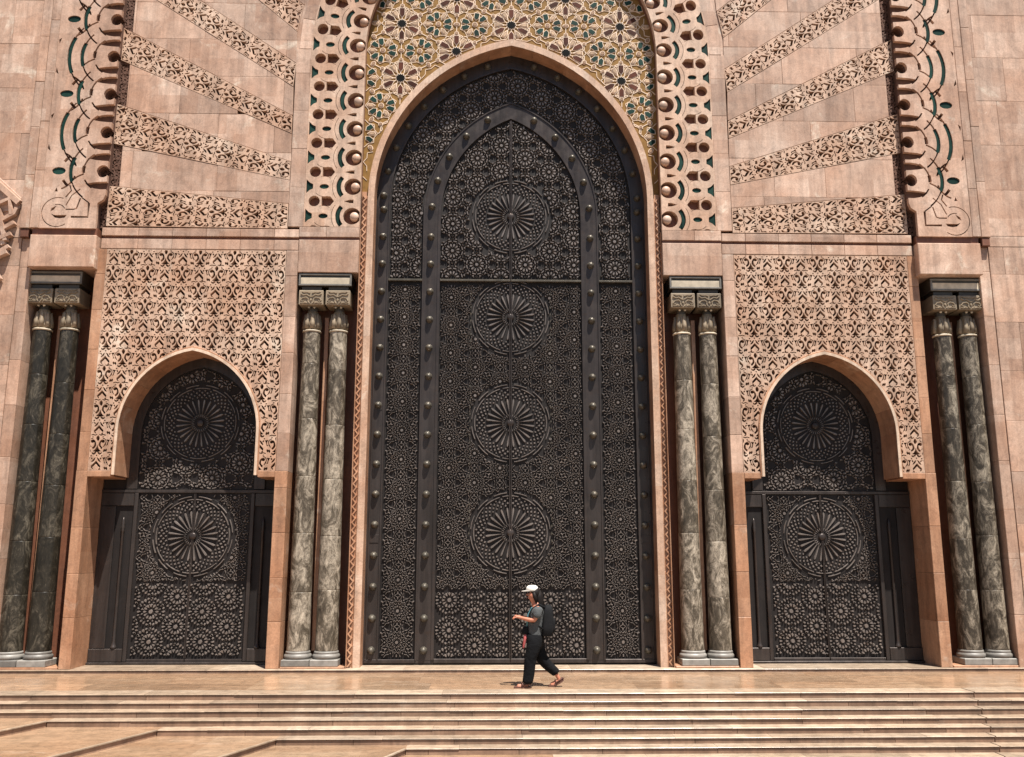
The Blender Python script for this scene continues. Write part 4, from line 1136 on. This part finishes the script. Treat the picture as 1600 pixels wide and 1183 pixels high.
# sandals
def sandal(pts, wd, y):
    V = []; F = []; n = len(pts)
    for x, z in pts:
        for dy in (-wd, wd): V += [(x, y+dy, z-.014), (x, y+dy, z+.012)]
    for k in range(n-1):
        a, b = 4*k, 4*k+4; F += [(a+1, a+3, b+3, b+1), (a, b, b+2, a+2), (a, a+1, b+1, b), (a+2, b+2, b+3, a+3)]
    F += [(0, 2, 3, 1), (4*n-4, 4*n-3, 4*n-1, 4*n-2)]; return np.array(V), F
for nm, pts, y, st in (('sandal', [(afx+.075, .014), (afx+.02, .014), (afx-.08, .014), (afx-.20, .014)], -.085, [(afx-.06, .02), (afx-.055, .062), (afx+.055, .06)]),
                       ('sandal', [(arx+.105, arz-.035+.0), (arx+.05, arz-.075), (arx-.05, .016), (arx-.15, .014)], .085, [(arx-.03, .03), (arx-.02, .075), (arx+.085, arz-.01)])):
    sd = mk(nm, sandal(pts, .046, y), 'sandal', pers)
    for x, z in st[:2]: mk('strap', tube([(x, y-.05, z-.03), (x-.01, y-.044, z+.014), (x-.015, y, z+.03), (x-.01, y+.044, z+.014), (x, y+.05, z-.03)], .011, 8), 'sandal', sd, smooth=True)
    mk('strap', tube([(st[1][0], y-.045, st[1][1]-.01), (st[2][0], y-.03, st[2][1]), (st[2][0]+.018, y, st[2][1]), (st[2][0], y+.03, st[2][1]), (st[1][0], y+.045, st[1][1]-.01)], .013, 8), 'sandal', sd, smooth=True)
# backpack
bp = empty('backpack', (PX+.19, PY, ZT+.84), 'black backpack on the back of the walking person', 'backpack')
def bpk(VFx, nm, mat='pack', par=None, **k):
    V_, F_ = VFx; return mk(nm, (np.array(V_)+np.array([-.19, 0, -.84]), F_), mat, par or bp, **k)
def sack(x0, x1, y0, z0, z1, bulge):
    V = []; F = []; prof = [(0, .90, .78), (.03, .98, .95), (.3, 1., 1.), (.6, .98, .93), (.82, .92, .80), (.95, .80, .62), (1., .62, .42)]; n = 24
    for t, wy, wx in prof:
        z = z0+t*(z1-z0)
        for k in range(n):
            a = 2*math.pi*k/n; ca, sa = math.cos(a), math.sin(a); sq = lambda c: math.copysign(abs(c)**.45, c)
            V.append(((x0+x1)/2+sq(ca)*(x1-x0)/2*wx+(.02*t), sq(sa)*y0*wy, z))
    for k in range(len(prof)-1):
        for i in range(n): F.append((k*n+i, k*n+(i+1) % n, (k+1)*n+(i+1) % n, (k+1)*n+i))
    F += [tuple(reversed(range(n))), tuple((len(prof)-1)*n+i for i in range(n))]; return np.array(V), F
bx0 = Pz(.50, 0)[0]; bx1 = Pz(.665, 0)[0]
bpk(sack(bx0-.04, bx1, .155, .83, 1.34, .1), 'pack_body', smooth=True)
bpk(sack(bx1-.06, bx1+.025, .115, .89, 1.12, .1), 'front_pocket', smooth=True)
for s_ in (-1, 1):
    bpk(tube([(bx0+.03, s_*.10, 1.29), (nkx+.04, s_*.105, nkz+.0), (chx-.085, s_*.115, chz+.11), (chx-.128, s_*.12, chz+.02), (chx-.09, s_*.14, chz-.09), (bx0+.02, s_*.13, .93)], [.018, .022, .022, .020, .018, .016], 8), 'shoulder_strap', smooth=True)
bpk(tube([(bx0+.05, -.03, 1.31), (bx0+.055, 0, 1.36), (bx0+.05, .03, 1.31)], .008, 7), 'grab_handle', smooth=True)
# camera bag slung in front, and the cloth over it
cb_ = empty('camera_bag', (PX-.16, PY-.02, ZT+.92), 'small black camera bag slung at the front of the walking person', 'bag')
def cbk(VFx, nm, mat='pack', **k):
    V_, F_ = VFx; return mk(nm, (np.array(V_)-np.array([-.16, -.02, .92]), F_), mat, cb_, **k)
cbk(sack(-.235, -.085, .085, .86, 1.0, .1), 'bag_body', smooth=True)
cbk(tube([(-.14, -.06, .99), (chx-.15, -.05, chz+.02), (nkx-.085, -.055, nkz-.06), (nkx+.005, -.065, nkz+.005), (nkx+.05, 0, nkz+.02), (nkx+.005, .065, nkz+.005), (nkx-.085, .055, nkz-.06), (chx-.15, .05, chz+.02), (-.14, .05, .99)], .009, 7), 'neck_strap', 'strapc', smooth=True)
jk = [(-.15, -.05, .87, (.045, .05)), (-.17, -.05, .80, (.055, .03)), (-.185, -.045, .71, (.045, .026)), (-.20, -.05, .63, (.022, .018))]
jo = skin('pink_jacket', jk, [(0, 1), (1, 2), (2, 3)], 'pinkc', None); jo.location = (PX, PY, ZT)
tag(jo, 'pink red cloth hanging below the black camera bag', 'jacket')
